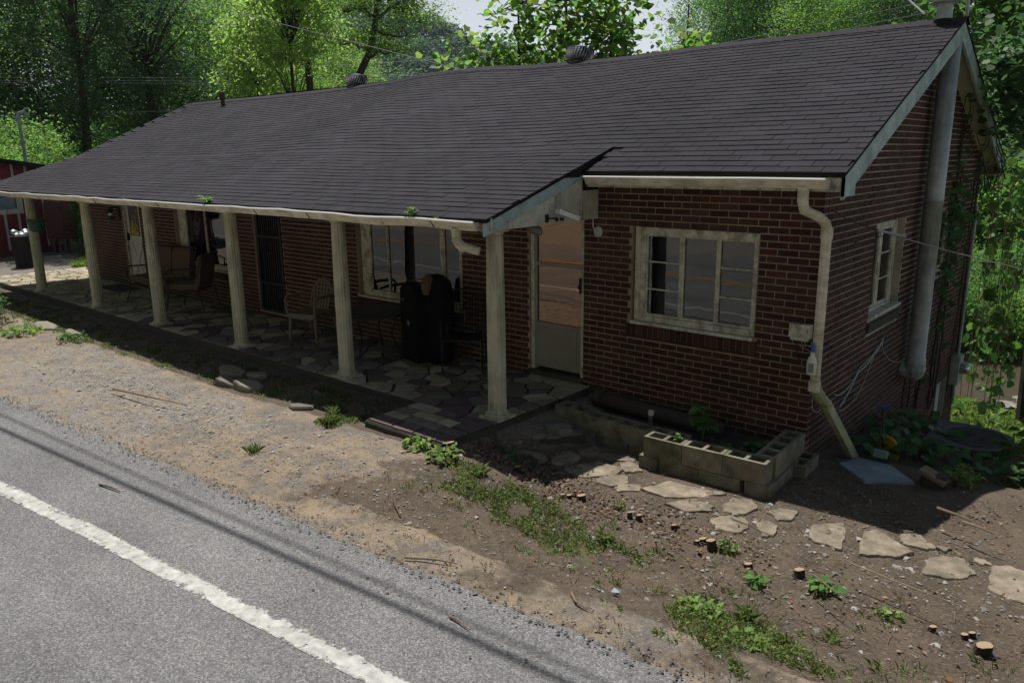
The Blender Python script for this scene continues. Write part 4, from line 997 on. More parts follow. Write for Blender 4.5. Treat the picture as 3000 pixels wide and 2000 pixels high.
for x, y, r, h, lab in ST:
    g = gzn(x, y); t = thing('tree_stump', lab, 'stump', (x, y, g), 'cut stumps in the yard'); mb = MB(); q = rnd.uniform(-.3, .3)
    n = 12; rr = [r*rnd.uniform(.85, 1.12) for _ in range(n)]; lx, ly_ = h*q, h*rnd.uniform(-.2, .2)
    for k, (zz, s) in enumerate(((-.03, 1.25), (h*.5, 1.02), (h, 1))):
        for i in range(n): a_ = 2*math.pi*i/n; mb.v.append((x+rr[i]*s*math.cos(a_)+lx*k/2, y+rr[i]*s*math.sin(a_)*.9+ly_*k/2, g+zz+(rr[i]*.25*math.cos(a_) if k == 2 else 0)))
    mb.f += [(k*n+i, k*n+(i+1) % n, (k+1)*n+(i+1) % n, (k+1)*n+i) for k in (0, 1) for i in range(n)]
    top = [mb.v[2*n+i] for i in range(n)]; mb.build('bark', 'wood_bark', t)
    c_ = Vector((sum(p[0] for p in top)/n, sum(p[1] for p in top)/n, sum(p[2] for p in top)/n))
    m2 = MB(); m2.add([tuple(Vector(p).lerp(c_, .04)+Vector((0, 0, .0008))) for p in top], [tuple(range(n))]); m2.build('cut_face', 'wood_cut', t)
# ------------------------------------------------------------------ twigs that can be picked out
TW = [((-7.2, -3.45), (-5.9, -3.2), .014, 'long dry stick lying on the gravelly dirt'), ((-3.55, -3.6), (-3.2, -3.65), .006, 'curved twig near the road edge left of centre'), ((-2.1, -3.35), (-1.85, -3.5), .014, 'stout broken twig pointing at the road edge'), ((-1.35, -3.9), (-1.0, -3.72), .009, 'forked twig at the crumbled road edge'),
      ((-.18, -3.52), (0, -3.6), .009, 'grey stick with a broken end beside the pale leaf'), ((1.05, -2.0), (1.75, -2.1), .006, 'long thin straight twig across the mossy soil'), ((.9, -2.3), (1.25, -2.5), .006, 'thin twig between the flat stump and the pale cut stump'), ((-4.35, -4.75), (-4.05, -4.7), .009, 'short dark stick lying on the asphalt'),
      ((-.6, -4.2), (-.42, -4.22), .008, 'small reddish twig on the asphalt near the edge'), ((-2.75, -2.7), (-2.72, -2.5), .012, 'pale stick leaning near the entrance step corner'), ((1.5, -.85), (1.75, -.92), .01, 'brown twig on bare soil at the right beyond the stones'), ((1.3, -.72), (1.55, -.8), .012, 'peeled pale twig at the edge of the house shadow'),
      ((.15, -1.9), (.5, -1.98), .006, 'twig lying behind the lone stump near the flagstones')]
for a_, b_, r, lab in TW:
    za, zb = max(gz(*a_), -.12)+r, max(gz(*b_), -.12)+r; mb = MB(); mid = ((a_[0]+b_[0])/2+rnd.uniform(-.03, .03), (a_[1]+b_[1])/2+rnd.uniform(-.03, .03), (za+zb)/2+.008)
    mb.tube([(a_[0], a_[1], za), mid, (b_[0], b_[1], zb)], [r, r*.8, r*.4], 6); tag(mb.build('twig', 'twig', loc=(a_[0], a_[1], za)), lab, 'twig', 'loose twigs on the ground')
# ------------------------------------------------------------------ porch furniture
def plastic_chair():
    x, y = -7.05, -.62; t = thing('plastic_chair', 'beige plastic stacking armchair with slatted back on the porch', 'chair', (x, y, 0)); a_ = R(15)
    ca, sa = math.cos(a_), math.sin(a_); T = lambda p: Vector((x+p[0]*ca-p[1]*sa, y+p[0]*sa+p[1]*ca, p[2]))     # chair faces -y
    mb = MB(); mb.prism([(-.23, -.24), (.23, -.24), (.21, .2), (-.21, .2)], .405, .43); mb.prism([(-.235, -.25), (.235, -.25), (.235, -.235), (-.235, -.235)], .36, .42); mb.xform(T).build('seat', 'plastic_beige', t)
    for sx, sy in ((-1, -1), (1, -1), (-1, 1), (1, 1)):
        mb = MB(); mb.tube([(sx*.22, sy*.2, .42), (sx*.25, sy*.23 if sy < 0 else .27, 0)], [.03, .018], 6); mb.xform(T).build('leg', 'plastic_beige', t)
    for s in (-1, 1):
        mb = MB(); mb.tube([(s*.25, -.24, .4), (s*.265, -.25, .62), (s*.27, -.2, .66), (s*.265, .1, .66), (s*.225, .24, .62)], [.02, .02, .024, .022, .02], 6); mb.xform(T).build('armrest', 'plastic_beige', t)
    mb = MB(); mb.tube([(s*.225*math.cos(q), .2+.11*(.5+.5*math.sin(q)), .43+.44*max(0, math.sin(q))) for q, s in [(i*math.pi/12, 1) for i in range(13)]], .02, 6); mb.xform(T).build('back_frame', 'plastic_beige', t)
    for i in range(6):
        u = -.15+.06*i; mb = MB(); h = .44*math.sqrt(max(.1, 1-(u/.23)**2)); mb.bar((u*.8, .2, .43), (u*1.05, .2+.11*h/.44, .43+h), .03, .008, upv=(0, 1, 0)); mb.xform(T).build('back_slat', 'plastic_beige', t)
plastic_chair()
x, y = -5.75, -.6
t = thing('patio_table', 'round dark glass patio table standing below the picture window', 'table', (x, y, 0))
mb = MB(); mb.lathe([(.5, .55), (.52, .555), (.52, .575), (.5, .58), (.01, .58)], x, y, 0, n=32); mb.build('tabletop', 'metal_dark', t)
for k in range(4):
    mb = MB(); a_ = k*math.pi/2+.5; mb.tube([(x+.4*math.cos(a_), y+.4*math.sin(a_), .55), (x+.3*math.cos(a_), y+.3*math.sin(a_), .3), (x+.42*math.cos(a_), y+.42*math.sin(a_), 0)], .012, 6); mb.build('leg', 'iron_black', t)
x, y = -4.98, -.42
t = thing('covered_box', 'tall black box with rounded top and small print standing on the porch', 'box', (x, y, 0))
mb = MB(); mb.prism([(-.21, .0), (.21, .0), (.215, .8), (.19, .94), (.13, 1.0), (-.13, 1.0), (-.19, .94), (-.215, .8)], -.14, .14, mp=lambda u, v, w_: (x+u*.97+w_*.25, y+w_*.97-u*.25, v)); mb.build('body', 'black_cloth', t)
mb = MB(); mb.box(-.2, -.185, .8, .815, .141, .143, mp=lambda u, v, w_: (x+u*.97-w_*.25, y-w_*.97-u*.25, v)); mb.box(-.15, -.09, .8, .812, .141, .143, mp=lambda u, v, w_: (x+u*.97-w_*.25, y-w_*.97-u*.25, v)); mb.box(-.02, .03, .48, .54, .141, .143, mp=lambda u, v, w_: (x+u*.97-w_*.25, y-w_*.97-u*.25, v)); mb.build('printed_mark', 'black_mark', t)
mb = MB(); mb.tube([(x-.13, y-.1, .99), (x-.08, y-.08, 1.05), (x+.09, y-.06, 1.05), (x+.14, y-.04, .98)], .012, 6); mb.build('handle', 'iron_black', t)
x, y = -4.72, -.3
t = thing('draped_stand', 'black rounded bundle with an ochre cloth behind the tall black box', 'bundle', (x, y, 0))
mb = MB(); mb.lathe([(.2, 0), (.24, .4), (.24, .9), (.2, 1.05), (.1, 1.13), (.01, 1.15)], x, y, 0, n=14, sy=.8); mb.build('cover', 'black_cloth', t, smooth=True)
mb = MB(); mb.lathe([(.07, .9), (.09, .98), (.07, 1.1), (.02, 1.16)], x-.02, y-.14, 0, n=8); mb.build('ochre_cloth', 'cushion', t)
def mesh_chair():
    x, y = -4.2, -.35; t = thing('mesh_chair', 'black metal patio chair with mesh back below the window edge', 'chair', (x, y, 0)); T = lambda p: Vector((x+p[0]*.8-p[1]*.6, y+p[0]*.6+p[1]*.8, p[2]))
    mb = MB(); mb.tube([(-.25, .15, .4), (-.24, .26, .92), (-.2, .28, .96), (.2, .28, .96), (.24, .26, .92), (.25, .15, .4)], .012, 6); mb.xform(T).build('back_frame', 'iron_black', t)
    mb = MB()
    for i in range(11): mb.tube([(-.2+.04*i, .17, .45), (-.2+.04*i, .27, .94)], .004, 4)
    for i in range(10): mb.tube([(-.23, .17+.01*i, .48+.048*i), (.23, .17+.01*i, .48+.048*i)], .004, 4)
    mb.xform(T).build('mesh_back', 'iron_black', t)
    mb = MB(); mb.box(-.24, .24, -.25, .18, .4, .42); mb.xform(T).build('seat', 'iron_black', t)
    for sx in (-1, 1):
        mb = MB(); mb.tube([(sx*.26, .2, .62), (sx*.27, -.2, .64), (sx*.25, -.25, .4), (sx*.25, -.25, 0)], .012, 6); mb.xform(T).build('armrest', 'iron_black', t)
        for sy in (-1, 1): mb = MB(); mb.tube([(sx*.24, sy*.22, .4), (sx*.25, sy*.25, 0)], .012, 6); mb.xform(T).build('leg', 'iron_black', t)
mesh_chair()
def cushioned(name, label, x, y, a_, wdt, nseat, seed):
    t = thing(name, label, 'chair', (x, y, 0)); ca, sa = math.cos(a_), math.sin(a_); T = lambda p: Vector((x+p[0]*ca-p[1]*sa, y+p[0]*sa+p[1]*ca, p[2])); q = random.Random(seed)
    for i in range(nseat):
        u = -wdt/2+wdt*(i+.5)/nseat; hw = wdt/nseat/2-.02
        mb = MB(); mb.prism([(u-hw, -.27), (u-hw*.9, -.3), (u+hw*.9, -.3), (u+hw, -.27), (u+hw, .25), (u-hw, .25)], .4, .49); mb.xform(T).build('seat_cushion', 'cushion', t)
        mb = MB(); mb.add([Vector((u+sx*hw*(1 if zz < .95 else .86), yy, zz)) for (yy0, yy1, zz) in ((.2, .28, .48), (.27, .36, .94), (.3, .36, .99)) for (sx, yy) in ((-1, yy0), (1, yy0), (1, yy1), (-1, yy1))], [(0, 1, 5, 4), (1, 2, 6, 5), (2, 3, 7, 6), (3, 0, 4, 7), (4, 5, 9, 8), (5, 6, 10, 9), (6, 7, 11, 10), (7, 4, 8, 11), (8, 9, 10, 11), (0, 3, 2, 1)])
        mb.xform(T).build('back_cushion', 'cushion', t)
    w2 = wdt/2+.03
    for s in (-1, 1):
        mb = MB(); mb.tube([(s*w2, .38, 1.0), (s*w2, .26, .62), (s*w2, .1, .64), (s*w2, -.24, .66), (s*w2, -.32, .6), (s*w2, -.3, .42)], .013, 6); mb.xform(T).build('armrest', 'dark_bronze', t)
        for sy in (-1, 1): mb = MB(); mb.tube([(s*w2, sy*.26, .42), (s*(w2-.02), sy*.3, .2), (s*(w2+.02), sy*.36, 0)], .013, 6); mb.xform(T).build('leg', 'dark_bronze', t)
    mb = MB(); mb.tube([(-w2, -.3, .39), (w2, -.3, .39)], .014, 6); mb.tube([(-w2, .26, .39), (w2, .26, .39)], .014, 6); mb.tube([(-w2, .38, 1.0), (w2, .38, 1.0)], .014, 6); mb.xform(T).build('frame', 'dark_bronze', t)
cushioned('cushioned_armchair', 'brown cushioned metal armchair standing right of the third column', -10.75, -.55, R(-55), .55, 1, 2)
cushioned('patio_glider', 'long brown cushioned metal seat under the far porch window', -12.0, -.5, R(8), 1.15, 2, 3)
mb = MB(); mb.box(-14.75, -13.75, -.62, -.12, .006, .02); tag(mb.build('door_mat', 'rubber_mat'), 'dark rubber mat on the stones before the white door', 'door mat')
t = thing('wall_lantern', 'black wall lantern with a glass globe beside the white door', 'lantern', (-14.7, -.1, 1.5))
mb = MB(); mb.box(-14.76, -14.64, -.03, -.005, 1.38, 1.62); mb.tube([(-14.7, -.02, 1.6), (-14.7, -.12, 1.66), (-14.7, -.17, 1.6)], .012, 6); mb.lathe([(.03, 1.4), (.075, 1.42), (.08, 1.44)], -14.7, -.17, 0, n=10); mb.lathe([(.09, 1.56), (.04, 1.62), (.01, 1.63)], -14.7, -.17, 0, n=10); mb.build('bracket', 'iron_black', t)
mb = MB(); mb.lathe([(.02, 1.44), (.05, 1.48), (.055, 1.52), (.03, 1.56)], -14.7, -.17, 0, n=12); mb.build('globe', 'metal_galv', t, smooth=True)
t = thing('hanging_basket', 'green plastic hanging basket with plants before the leftmost column', 'basket', (-14.7, -1.72, 1.5))
bx, by = -14.35, -1.72
mb = MB(); mb.lathe([(.09, 1.28), (.13, 1.32), (.15, 1.46), (.165, 1.47), (.165, 1.5), (.14, 1.5)], bx, by, 0, n=16); mb.build('pot', 'pot_green', t)
mb = MB()
for k in range(4): a_ = k*1.57; mb.tube([(bx+.15*math.cos(a_), by+.15*math.sin(a_), 1.49), (bx, by, 1.92)], .003, 4)
mb.build('hanger', 'iron_black', t)
mb = MB()
for k in range(60):
    a_ = rnd.uniform(0, 6.28); r = rnd.uniform(.03, .15); b0 = Vector((bx+r*math.cos(a_), by+r*math.sin(a_), 1.48)); d = Vector((math.cos(a_)*.5, math.sin(a_)*.5, rnd.uniform(.3, 1))).normalized()*rnd.uniform(.06, .13); s_ = d.cross(Vector((0, 0, 1))).normalized()*.015
    mb.add([b0-s_, b0+s_, b0+d], [(0, 1, 2)])
mb.build('foliage', 'leaf_dark', t)
# ------------------------------------------------------------------ things fixed to the walls
t = thing('security_camera', 'white security camera with a solar panel on the porch gable panel', 'camera', (-2.44, -.85, 2.0))
mb = MB(); mb.box(-2.438, -2.42, -.94, -.9, 1.95, 2.03); mb.tube([(-2.42, -.92, 1.99), (-2.36, -.86, 1.99)], .009, 6); mb.lathe([(.01, -.02), (.022, 0), (.01, .02)], -2.355, -.855, 1.98, n=8); mb.build('bracket', 'iron_black', t)
mb = MB(); mb.bar((-2.34, -.86, 2.06), (-2.27, -.62, 1.975), .085, .05); mb.build('housing', 'white_plastic', t)
mb = MB(); mb.bar((-2.333, -.81, 2.074), (-2.28, -.65, 2.017), .06, .008); mb.build('solar_panel', 'solar_panel', t)
mb = MB(); mb.lathe([(.02, 0), (.022, .03)], -2.33, -.8, 1.965, n=8); mb.build('lens', 'iron_black', t)
t = thing('flood_light', 'small beige lamp head under the porch gable beside the door top', 'lamp', (-2.6, -1.0, 1.88))
mb = MB(); mb.tube([(-2.56, -1.02, 1.92), (-2.56, -1.02, 1.88)], .02, 8); mb.tube([(-2.57, -1.06, 1.9), (-2.54, -.98, 1.87), (-2.52, -.93, 1.85)], [.03, .045, .05], 10); mb.build('lamp_head', 'plastic_beige', t)
mb = MB(); mb.tube([(-2.52, -.928, 1.85), (-2.518, -.92, 1.848)], .04, 10); mb.build('lens', 'metal_dark', t)
t = thing('junction_cover', 'round grey outlet cover on the brick between door and window', 'outlet', (-2.43, -.01, 1.79))
mb = MB(); mb.lathe([(.058, 0), (.056, .012), (.01, .014)], 0, 0, 0, n=16); mb.xform(lambda p: Vector((-2.43+p.x, -.003-p.z, 1.785+p.y))); mb.build('cover', 'pipe_metal', t)
mb = MB(); mb.tube([(-2.5, -.01, 1.95), (-2.5, -.01, 1.84), (-2.47, -.012, 1.8)], .006, 5); mb.build('conduit', 'white_plastic', t)
t = thing('cable_box', 'beige plastic utility box on the brick by the corner downspout', 'utility box', (-.1, -.03, 1.0))
mb = MB(); mb.box(-.215, -.02, -.075, -.002, .93, 1.06); mb.box(-.2, -.04, -.07, -.004, .905, .93); mb.build('enclosure', 'trim_paint', t)
mb = MB()
for k in range(3): mb.lathe([(.006, 0), (.006, .002)], 0, 0, 0, n=8); n0 = len(mb.v)-16; mb.v[n0:] = [(-.045+v[0], -.0755-v[2], 1.02-.016*k+v[1]) for v in mb.v[n0:]]
mb.box(-.125, -.11, -.05, -.03, 1.06, 1.085); mb.build('fastener', 'metal_dark', t)
mb = MB(); mb.tube([(-.15, -.04, .91), (-.145, -.03, .8), (-.12, -.03, .72), (-.06, -.03, .7), (0, -.03, .73)], .005, 5); mb.build('black_cable', 'cable_black', t)
mb = MB(); mb.tube([(-.08, -.04, .91), (-.06, -.05, .87), (-.02, -.06, .86), (0, -.06, .89), (-.01, -.06, .91)], .003, 5); mb.tube([(-.09, -.04, .91), (-.11, -.03, .84), (-.03, -.04, .82), (.02, -.05, .78)], .003, 5); mb.build('white_cable', 'cable_white', t)
t = thing('spray_bottle', 'white plastic bottle with a blue cap hanging upside down at the downspout', 'bottle', (.05, -.17, .78))
bx, by = .052, -.165
mb = MB(); mb.lathe([(.03, .625), (.043, .635), (.044, .74), (.036, .775), (.018, .81), (.016, .845)], bx, by, 0, n=14, sx=1.05, sy=.7); mb.build('body', 'white_plastic', t, smooth=True)
mb = MB(); mb.lathe([(.019, .845), (.021, .85), (.02, .9), (.013, .925)], bx+.004, by, 0, n=12); mb.build('cap', 'blue_plastic', t)
mb = MB(); mb.box(bx-.02, bx+.028, by-.034, by-.0322, .655, .74); mb.build('label', 'label_print', t)
# cables on the end wall
for pts, r, mt, lab in (([(.02, .85, -.1+.15), (.02, 1.35, .3), (.03, 1.9, .42), (.02, 2.2, .52)], .007, 'cable_white', 'blue white cable bundle running up along the end wall bricks'),
                        ([(.03, .6, .25), (.03, .95, .2), (.03, 1.4, .36), (.03, 2.1, .5)], .004, 'cable_white', 'thin white cable looping across the end wall near the downspout'),
                        ([(.03, 2.1, .5), (.03, 2.3, .32), (.04, 2.7, .15), (.06, 3.05, .12)], .004, 'cable_white', 'thin loose cable hanging between the cable bundle and flue elbow'),
                        ([(.03, 1.9, .45), (.03, 1.5, .1), (.03, 1.1, .0), (.03, .75, .05)], .003, 'cable_white', 'hanging lower cable loop on the end wall'),
                        ([(.02, .02, .55), (.03, .0, .3), (.05, -.02, .25), (.1, .05, .25)], .004, 'cable_white', 'short grey cable loop behind the downspout elbow')):
    mb = MB(); P = [Vector(p) for p in pts]; Q = []
    for i in range(len(P)-1):
        for k in range(5): a_ = P[i].lerp(P[i+1], k/5); Q.append(a_+Vector((0, 0, -.03*math.sin(math.pi*k/5))))
    mb.tube(Q+[P[-1]], r, 5); tag(mb.build('wall_cable', mt), lab, 'cable', 'cables on the end wall')
# service drop wire
t = thing('service_wire', 'service cable tied off at the corner bricks running down to the right', 'cable', (.05, .2, 2.05))
mb = MB(); mb.tube([(.02, .12, 2.1), (.12, .3, 2.0), (.3, .55, 1.9)], .006, 5); mb.tube([(.3, .55, 1.9), (.1, .45, 1.75), (.35, .7, 1.85)], .004, 5); mb.build('lead_wire', 'cable_black', t)
mb = MB(); mb.tube([(.3, .55, 1.905), (.42, .68, 1.86), (.5, .76, 1.835)], .012, 6); mb.build('clamp', 'metal_galv', t)
mb = MB(); mb.tube([(.3+.16*i*1.0, .55+.19*i, 1.9-.075*i+.0016*i*i) for i in range(26)], .0055, 5); mb.build('wire', 'cable_steel', t)
# ------------------------------------------------------------------ end wall yard
t = thing('splash_sheet', 'bent pale blue plastic sheet below the end of the downspout', 'sheet', (.6, .1, -.25))
mb = MB(); P = [(.30, .08), (.36, .46), (.66, .42), (.95, .08), (.78, -.05), (.62, -.22)]
z_ = [.01, .0, .01, -.0, .0, .02]; mb.add([(p[0], p[1], gz(*p)+.02+z_[i]) for i, p in enumerate(P)]+[(.58, .12, gz(.58, .12)+.045)]+[(p[0], p[1], gz(*p)+.0+z_[i]-.01) for i, p in enumerate(P)], [(i, (i+1) % 6, 6) for i in range(6)]+[(i, 7+i, 7+(i+1) % 6, (i+1) % 6) for i in range(6)])
mb.build('sheet', 'sheet_plastic', t); mb = MB(); mb.box(.5, .62, .42, .46, -.24, -.17); mb.build('raised_edge', 'sheet_plastic', t)
t = thing('yellow_disc', 'round yellow plastic lid leaning on the end wall among leaves', 'lid', (.5, .8, -.3))
mb = MB(); mb.lathe([(.15, 0), (.155, .01), (.15, .02), (.13, .012), (.01, .012)], 0, 0, 0, n=24); mb.xform(lambda p: Vector((.52+p.x*.8+p.z*.5, .82-p.x*.5+p.z*.8-.0*p.y, -.3+p.y))); mb.build('disc', 'yellow_plastic', t)
t = thing('water_key', 'dark upright tool with a blue T handle leaning by the end wall', 'tool', (.38, .9, -.3))
mb = MB(); mb.tube([(.5, .75, -.35), (.42, .95, .0)], .012, 6); mb.tube([(.42, .95, .0), (.41, .98, .08)], .022, 6); mb.build('shaft', 'rust_dark', t); mb = MB(); mb.tube([(.36, .96, .1), (.47, .99, .11)], .014, 6); mb.build('handle', 'blue_plastic', t)
t = thing('log_stump', 'rotten log with loose bark lying before the air conditioner', 'log', (1.05, .2, -.3))
mb = MB(); mb.lathe([(.12, -.1), (.13, .05), (.11, .12), (.05, .13)], 1.1, .18, -.3, n=9); mb.build('trunk', 'wood_bark', t)
mb = MB(); mb.bar((.98, .16, -.15), (1.2, .12, -.22), .14, .035); mb.build('bark_slab', 'wood_grey', t)
mb = MB(); mb.tube([(1.74, .7, -.5), (1.76, .72, .1)], .035, 8); tag(mb.build('wooden_post', 'wood_grey'), 'weathered wooden post at the right edge of the yard', 'post')
# AC unit
ax, ay, az_ = 1.0, 2.15, -.42
t = thing('air_conditioner', 'flat topped round cornered outdoor air conditioner overgrown with leaves', 'air conditioner', (ax, ay, az_-.7))
P = [(-.36, -.42), (.0, -.44), (.2, -.4), (.34, -.28), (.42, -.1), (.42, .1), (.34, .28), (.2, .4), (0, .44), (-.36, .42)]
mb = MB(); mb.prism([(ax+p[0], ay+p[1]) for p in P], az_-.03, az_); mb.prism([(ax+p[0]*.98, ay+p[1]*.98) for p in P], az_-.06, az_-.03); mb.build('top_panel', 'ac_metal', t)
mb = MB(); mb.prism([(ax+p[0]*.93, ay+p[1]*.93) for p in P], az_-.75, az_-.06); mb.build('core', 'iron_black', t)
mb = MB()
for k in range(11):
    z = az_-.1-.06*k; mb.tube([(ax+p[0]*.97, ay+p[1]*.97, z) for p in P], .006, 4)
for p in P: mb.tube([(ax+p[0]*.97, ay+p[1]*.97, az_-.06), (ax+p[0]*.97, ay+p[1]*.97, az_-.75)], .006, 4)
mb.build('side_grille', 'ac_metal', t)
mb = MB()
for k in range(10): mb.tube([(ax+.06+.031*(k+1)*math.cos(q*.2618), ay+.031*(k+1)*math.sin(q*.2618), az_+.008) for q in range(25)], .0035 if k < 9 else .009, 4, cap=False)
for k in range(24): a_ = k*math.pi/12; mb.tube([(ax+.06+.05*math.cos(a_), ay+.05*math.sin(a_), az_+.01), (ax+.06+.3*math.cos(a_), ay+.3*math.sin(a_), az_+.01)], .003, 4)
mb.build('fan_grille', 'ac_metal', t)
t = thing('electric_meter', 'grey electric meter box on the far end of the end wall', 'meter', (.1, 6.3, -.7))
mb = MB(); mb.box(.0, .12, 6.12, 6.42, -.95, -.5); mb.tube([(.06, 6.27, -.5), (.06, 6.27, 1.8)], .022, 8); mb.tube([(.06, 6.27, -.95), (.06, 6.27, -1.3)], .022, 8); mb.build('enclosure', 'pipe_metal', t)
mb = MB(); mb.lathe([(.09, 0), (.09, .08), (.07, .12), (.01, .13)], 0, 0, 0, n=16); mb.xform(lambda p: Vector((.12+p.z, 6.27+p.x, -.7+p.y))); mb.build('dial_cover', 'metal_galv', t, smooth=True)
# roof things
def turbine(x, lab):
    z = 4.05+sag(x, 3.4); t = thing('turbine_vent', lab, 'roof vent', (x, 3.42, z)); mb = MB(); mb.lathe([(.15, -.2), (.14, -.1), (.13, .03)], x, 3.42, z, n=20); mb.build('base', 'metal_galv', t)
    vn = MB(); N = 26
    for k in range(N):
        a_ = 2*math.pi*k/N; prev = None; b0 = len(vn.v); m_ = 9
        for i in range(m_):
            ph = -.9+1.8*i/(m_-1)*1.0; r = .075+.145*math.cos(ph*.98)**.6; zz = z+.135+.105*math.sin(ph)/math.sin(.9)
            for da, ro in ((0, 0), (.14, -.02)): vn.v.append((x+(r+ro)*math.cos(a_+da+ph*.25), 3.42+(r+ro)*math.sin(a_+da+ph*.25), zz))
        vn.f += [(b0+2*i, b0+2*i+1, b0+2*i+3, b0+2*i+2) for i in range(m_-1)]
    vn.build('vanes', 'metal_galv', t)
    mb = MB(); mb.lathe([(.12, .235), (.13, .24), (.08, .255), (.01, .26)], x, 3.42, z, n=20); mb.build('cap', 'metal_galv', t)
    mb = MB(); mb.lathe([(.15, .03), (.16, .12), (.11, .23)], x, 3.42, z, n=14); mb.build('throat', 'iron_black', t)
turbine(-5.19, 'metal turbine vent on the ridge nearest the chimney end'); turbine(-10.8, 'metal turbine vent on the ridge nearer the far end')
t = thing('vent_pipe', 'short rusty vent pipe on the far end of the ridge', 'pipe', (-15.25, 2.95, 3.85)); mb = MB(); mb.tube([(-15.25, 2.93, 3.8), (-15.25, 2.93, 4.0)], .045, 10); mb.build('pipe', 'rust_dark', t); mb = MB(); mb.lathe([(.06, 3.97), (.065, 4.02), (.055, 4.06), (.07, 4.08), (.05, 4.14), (.01, 4.16)], -15.25, 2.93, 0, n=10); mb.build('cap', 'rust_dark', t)
t = thing('satellite_dish', 'grey satellite dish arm and bracket behind the chimney cap', 'dish', (.3, 3.5, 4.3)); mb = MB(); mb.tube([(-.2, 3.35, 4.15), (-.5, 3.5, 4.42)], .012, 6); mb.build('strut', 'pipe_metal', t); mb = MB(); mb.tube([(.22, 3.45, 4.0), (.22, 3.45, 4.4)], .02, 8); mb.build('mast', 'pipe_metal', t); mb = MB(); mb.lathe([(.01, 0), (.2, .03), (.28, .07), (.285, .075)], 0, 0, 0, n=20); mb.xform(lambda p: Vector((.32+p.x*.5+p.z, 3.55+p.y, 4.5+p.x*.85))); mb.build('reflector', 'ac_metal', t)
for x, y, lab, s in ((-5.9, -1.86, 'yellow green weed growing from the porch gutter above a column', 1.1), (-3.42, -1.86, 'leafy yellow green weed in the porch gutter near the downspout', 1.0), (-3.05, -1.86, 'small seedling in the gutter beside the larger weed', .5), (-9.95, -1.86, 'tiny seedling sprouting from the porch gutter at left', .55), (-7.45, -1.86, 'bright gutter weed above the fourth column', 1.25)):
    if x != -5.9: plant('gutter_weed', lab, 'weed', x, y, 1.98, 4, .06*s, .15*s, 'leaf_bright', .07*s, 6, int(-x*10), 'weeds growing in the porch gutter')
# upturned bowl
t = thing('metal_pan', 'upturned shallow pan lying in the shaded strip beside the porch', 'pan', (-5.1, -1.9, -.15)); mb = MB(); mb.lathe([(.2, 0), (.2, .012), (.17, .02), (.12, .085), (.105, .09), (.01, .088)], -5.0, -1.93, -.16, n=18, sy=.8); mb.build('bowl', 'plastic_beige', t); mb = MB(); mb.lathe([(.09, 0), (.085, .006), (.01, .006)], -5.0, -1.93, -.068, n=12, sy=.8); mb.build('dark_base', 'iron_black', t)
# ------------------------------------------------------------------ red shed and things by it
W0 = Vector((-24.3, 2.3)); W1 = Vector((-21.6, -5.6)); dS = (W1-W0).normalized(); nS = Vector((-dS.y, dS.x))
if nS.x < 0: nS = -nS
SH = lambda u, v, w_: (W0.x+dS.x*u+nS.x*w_, W0.y+dS.y*u+nS.y*w_, v)
shed = thing('red_shed', 'red board and batten shed with a white trimmed window at left', 'shed', (-24, 0, 0))
roofz = lambda u: 2.40+.15*u
mb = MB(); L = (W1-W0).length
mb.add([SH(0, -.2, 0), SH(1.5, -.2, 0), SH(1.5, roofz(1.5), 0), SH(0, roofz(0), 0), SH(0, -.2, -2.5), SH(0, roofz(0), -2.5)], [(0, 1, 2, 3), (0, 3, 5, 4)])
mb.add([SH(1.5, -.2, 0), SH(3.3, -.2, 0), SH(3.3, 1.22, 0), SH(1.5, 1.22, 0)], [(0, 1, 2, 3)]); mb.add([SH(1.5, 1.86, 0), SH(3.3, 1.86, 0), SH(3.3, roofz(3.3), 0), SH(1.5, roofz(1.5), 0)], [(0, 1, 2, 3)])
mb.add([SH(3.3, -.2, 0), SH(L, -.2, 0), SH(L, roofz(L), 0), SH(3.3, roofz(3.3), 0), SH(L, -.2, -2.5), SH(L, roofz(L), -2.5)], [(0, 1, 2, 3), (1, 4, 5, 2)]); mb.build('wall', 'red_board', shed)
for i in range(20):
    u = .25+i*.42; mb = MB()
    if u > L: break
    if 1.4 < u < 3.4:
        mb.box(u-.035, u+.035, .05, 1.2, .0, .02, mp=SH); mb.build('batten', 'batten', shed)
        mb = MB(); mb.box(u-.035, u+.035, 1.95, roofz(u), .0, .02, mp=SH)
    else: mb.box(u-.035, u+.035, .05, roofz(u), .0, .02, mp=SH)
    mb.build('batten', 'batten', shed)
mb = MB(); mb.box(1.35, 1.52, 1.1, 1.95, .0, .04, mp=SH); mb.box(3.28, 3.45, 1.1, 1.95, .0, .04, mp=SH); mb.box(1.52, 3.28, 1.1, 1.24, 0, .045, mp=SH); mb.box(1.52, 3.28, 1.85, 1.98, 0, .04, mp=SH); w_ = mb.build('window', 'white_paint', shed)
mb = MB(); mb.box(1.52, 3.28, 1.24, 1.85, -.05, -.04, mp=SH); mb.build('pane', 'sheet_plastic', w_)
mb = MB(); mb.add([SH(-.25, roofz(-.25), .3), SH(L+.3, roofz(L+.3), .3), SH(L+.3, roofz(L), -2.8), SH(-.25, roofz(0)-.05, -2.8)]+[SH(-.25, roofz(-.25)-.14, .3), SH(L+.3, roofz(L+.3)-.14, .3)], [(0, 1, 2, 3), (0, 4, 5, 1)]); mb.build('roof', 'roof_felt', shed)
mb = MB(); mb.box(-.1, .0, 0, 2.3, -.1, .03, mp=SH); mb.box(-.32, -.12, .9, 2.3, -.02, .03, mp=SH); mb.build('corner_board', 'mould_metal', shed)
t = thing('leaning_plank', 'weathered plank leaning against the right end of the red shed', 'plank', SH(-.3, 0, .4)); mb = MB(); mb.bar(SH(.1, .95, .06), SH(-.75, .0, .7), .2, .04, upv=(1, 0, 0)); mb.build('board', 'wood_grey', t)
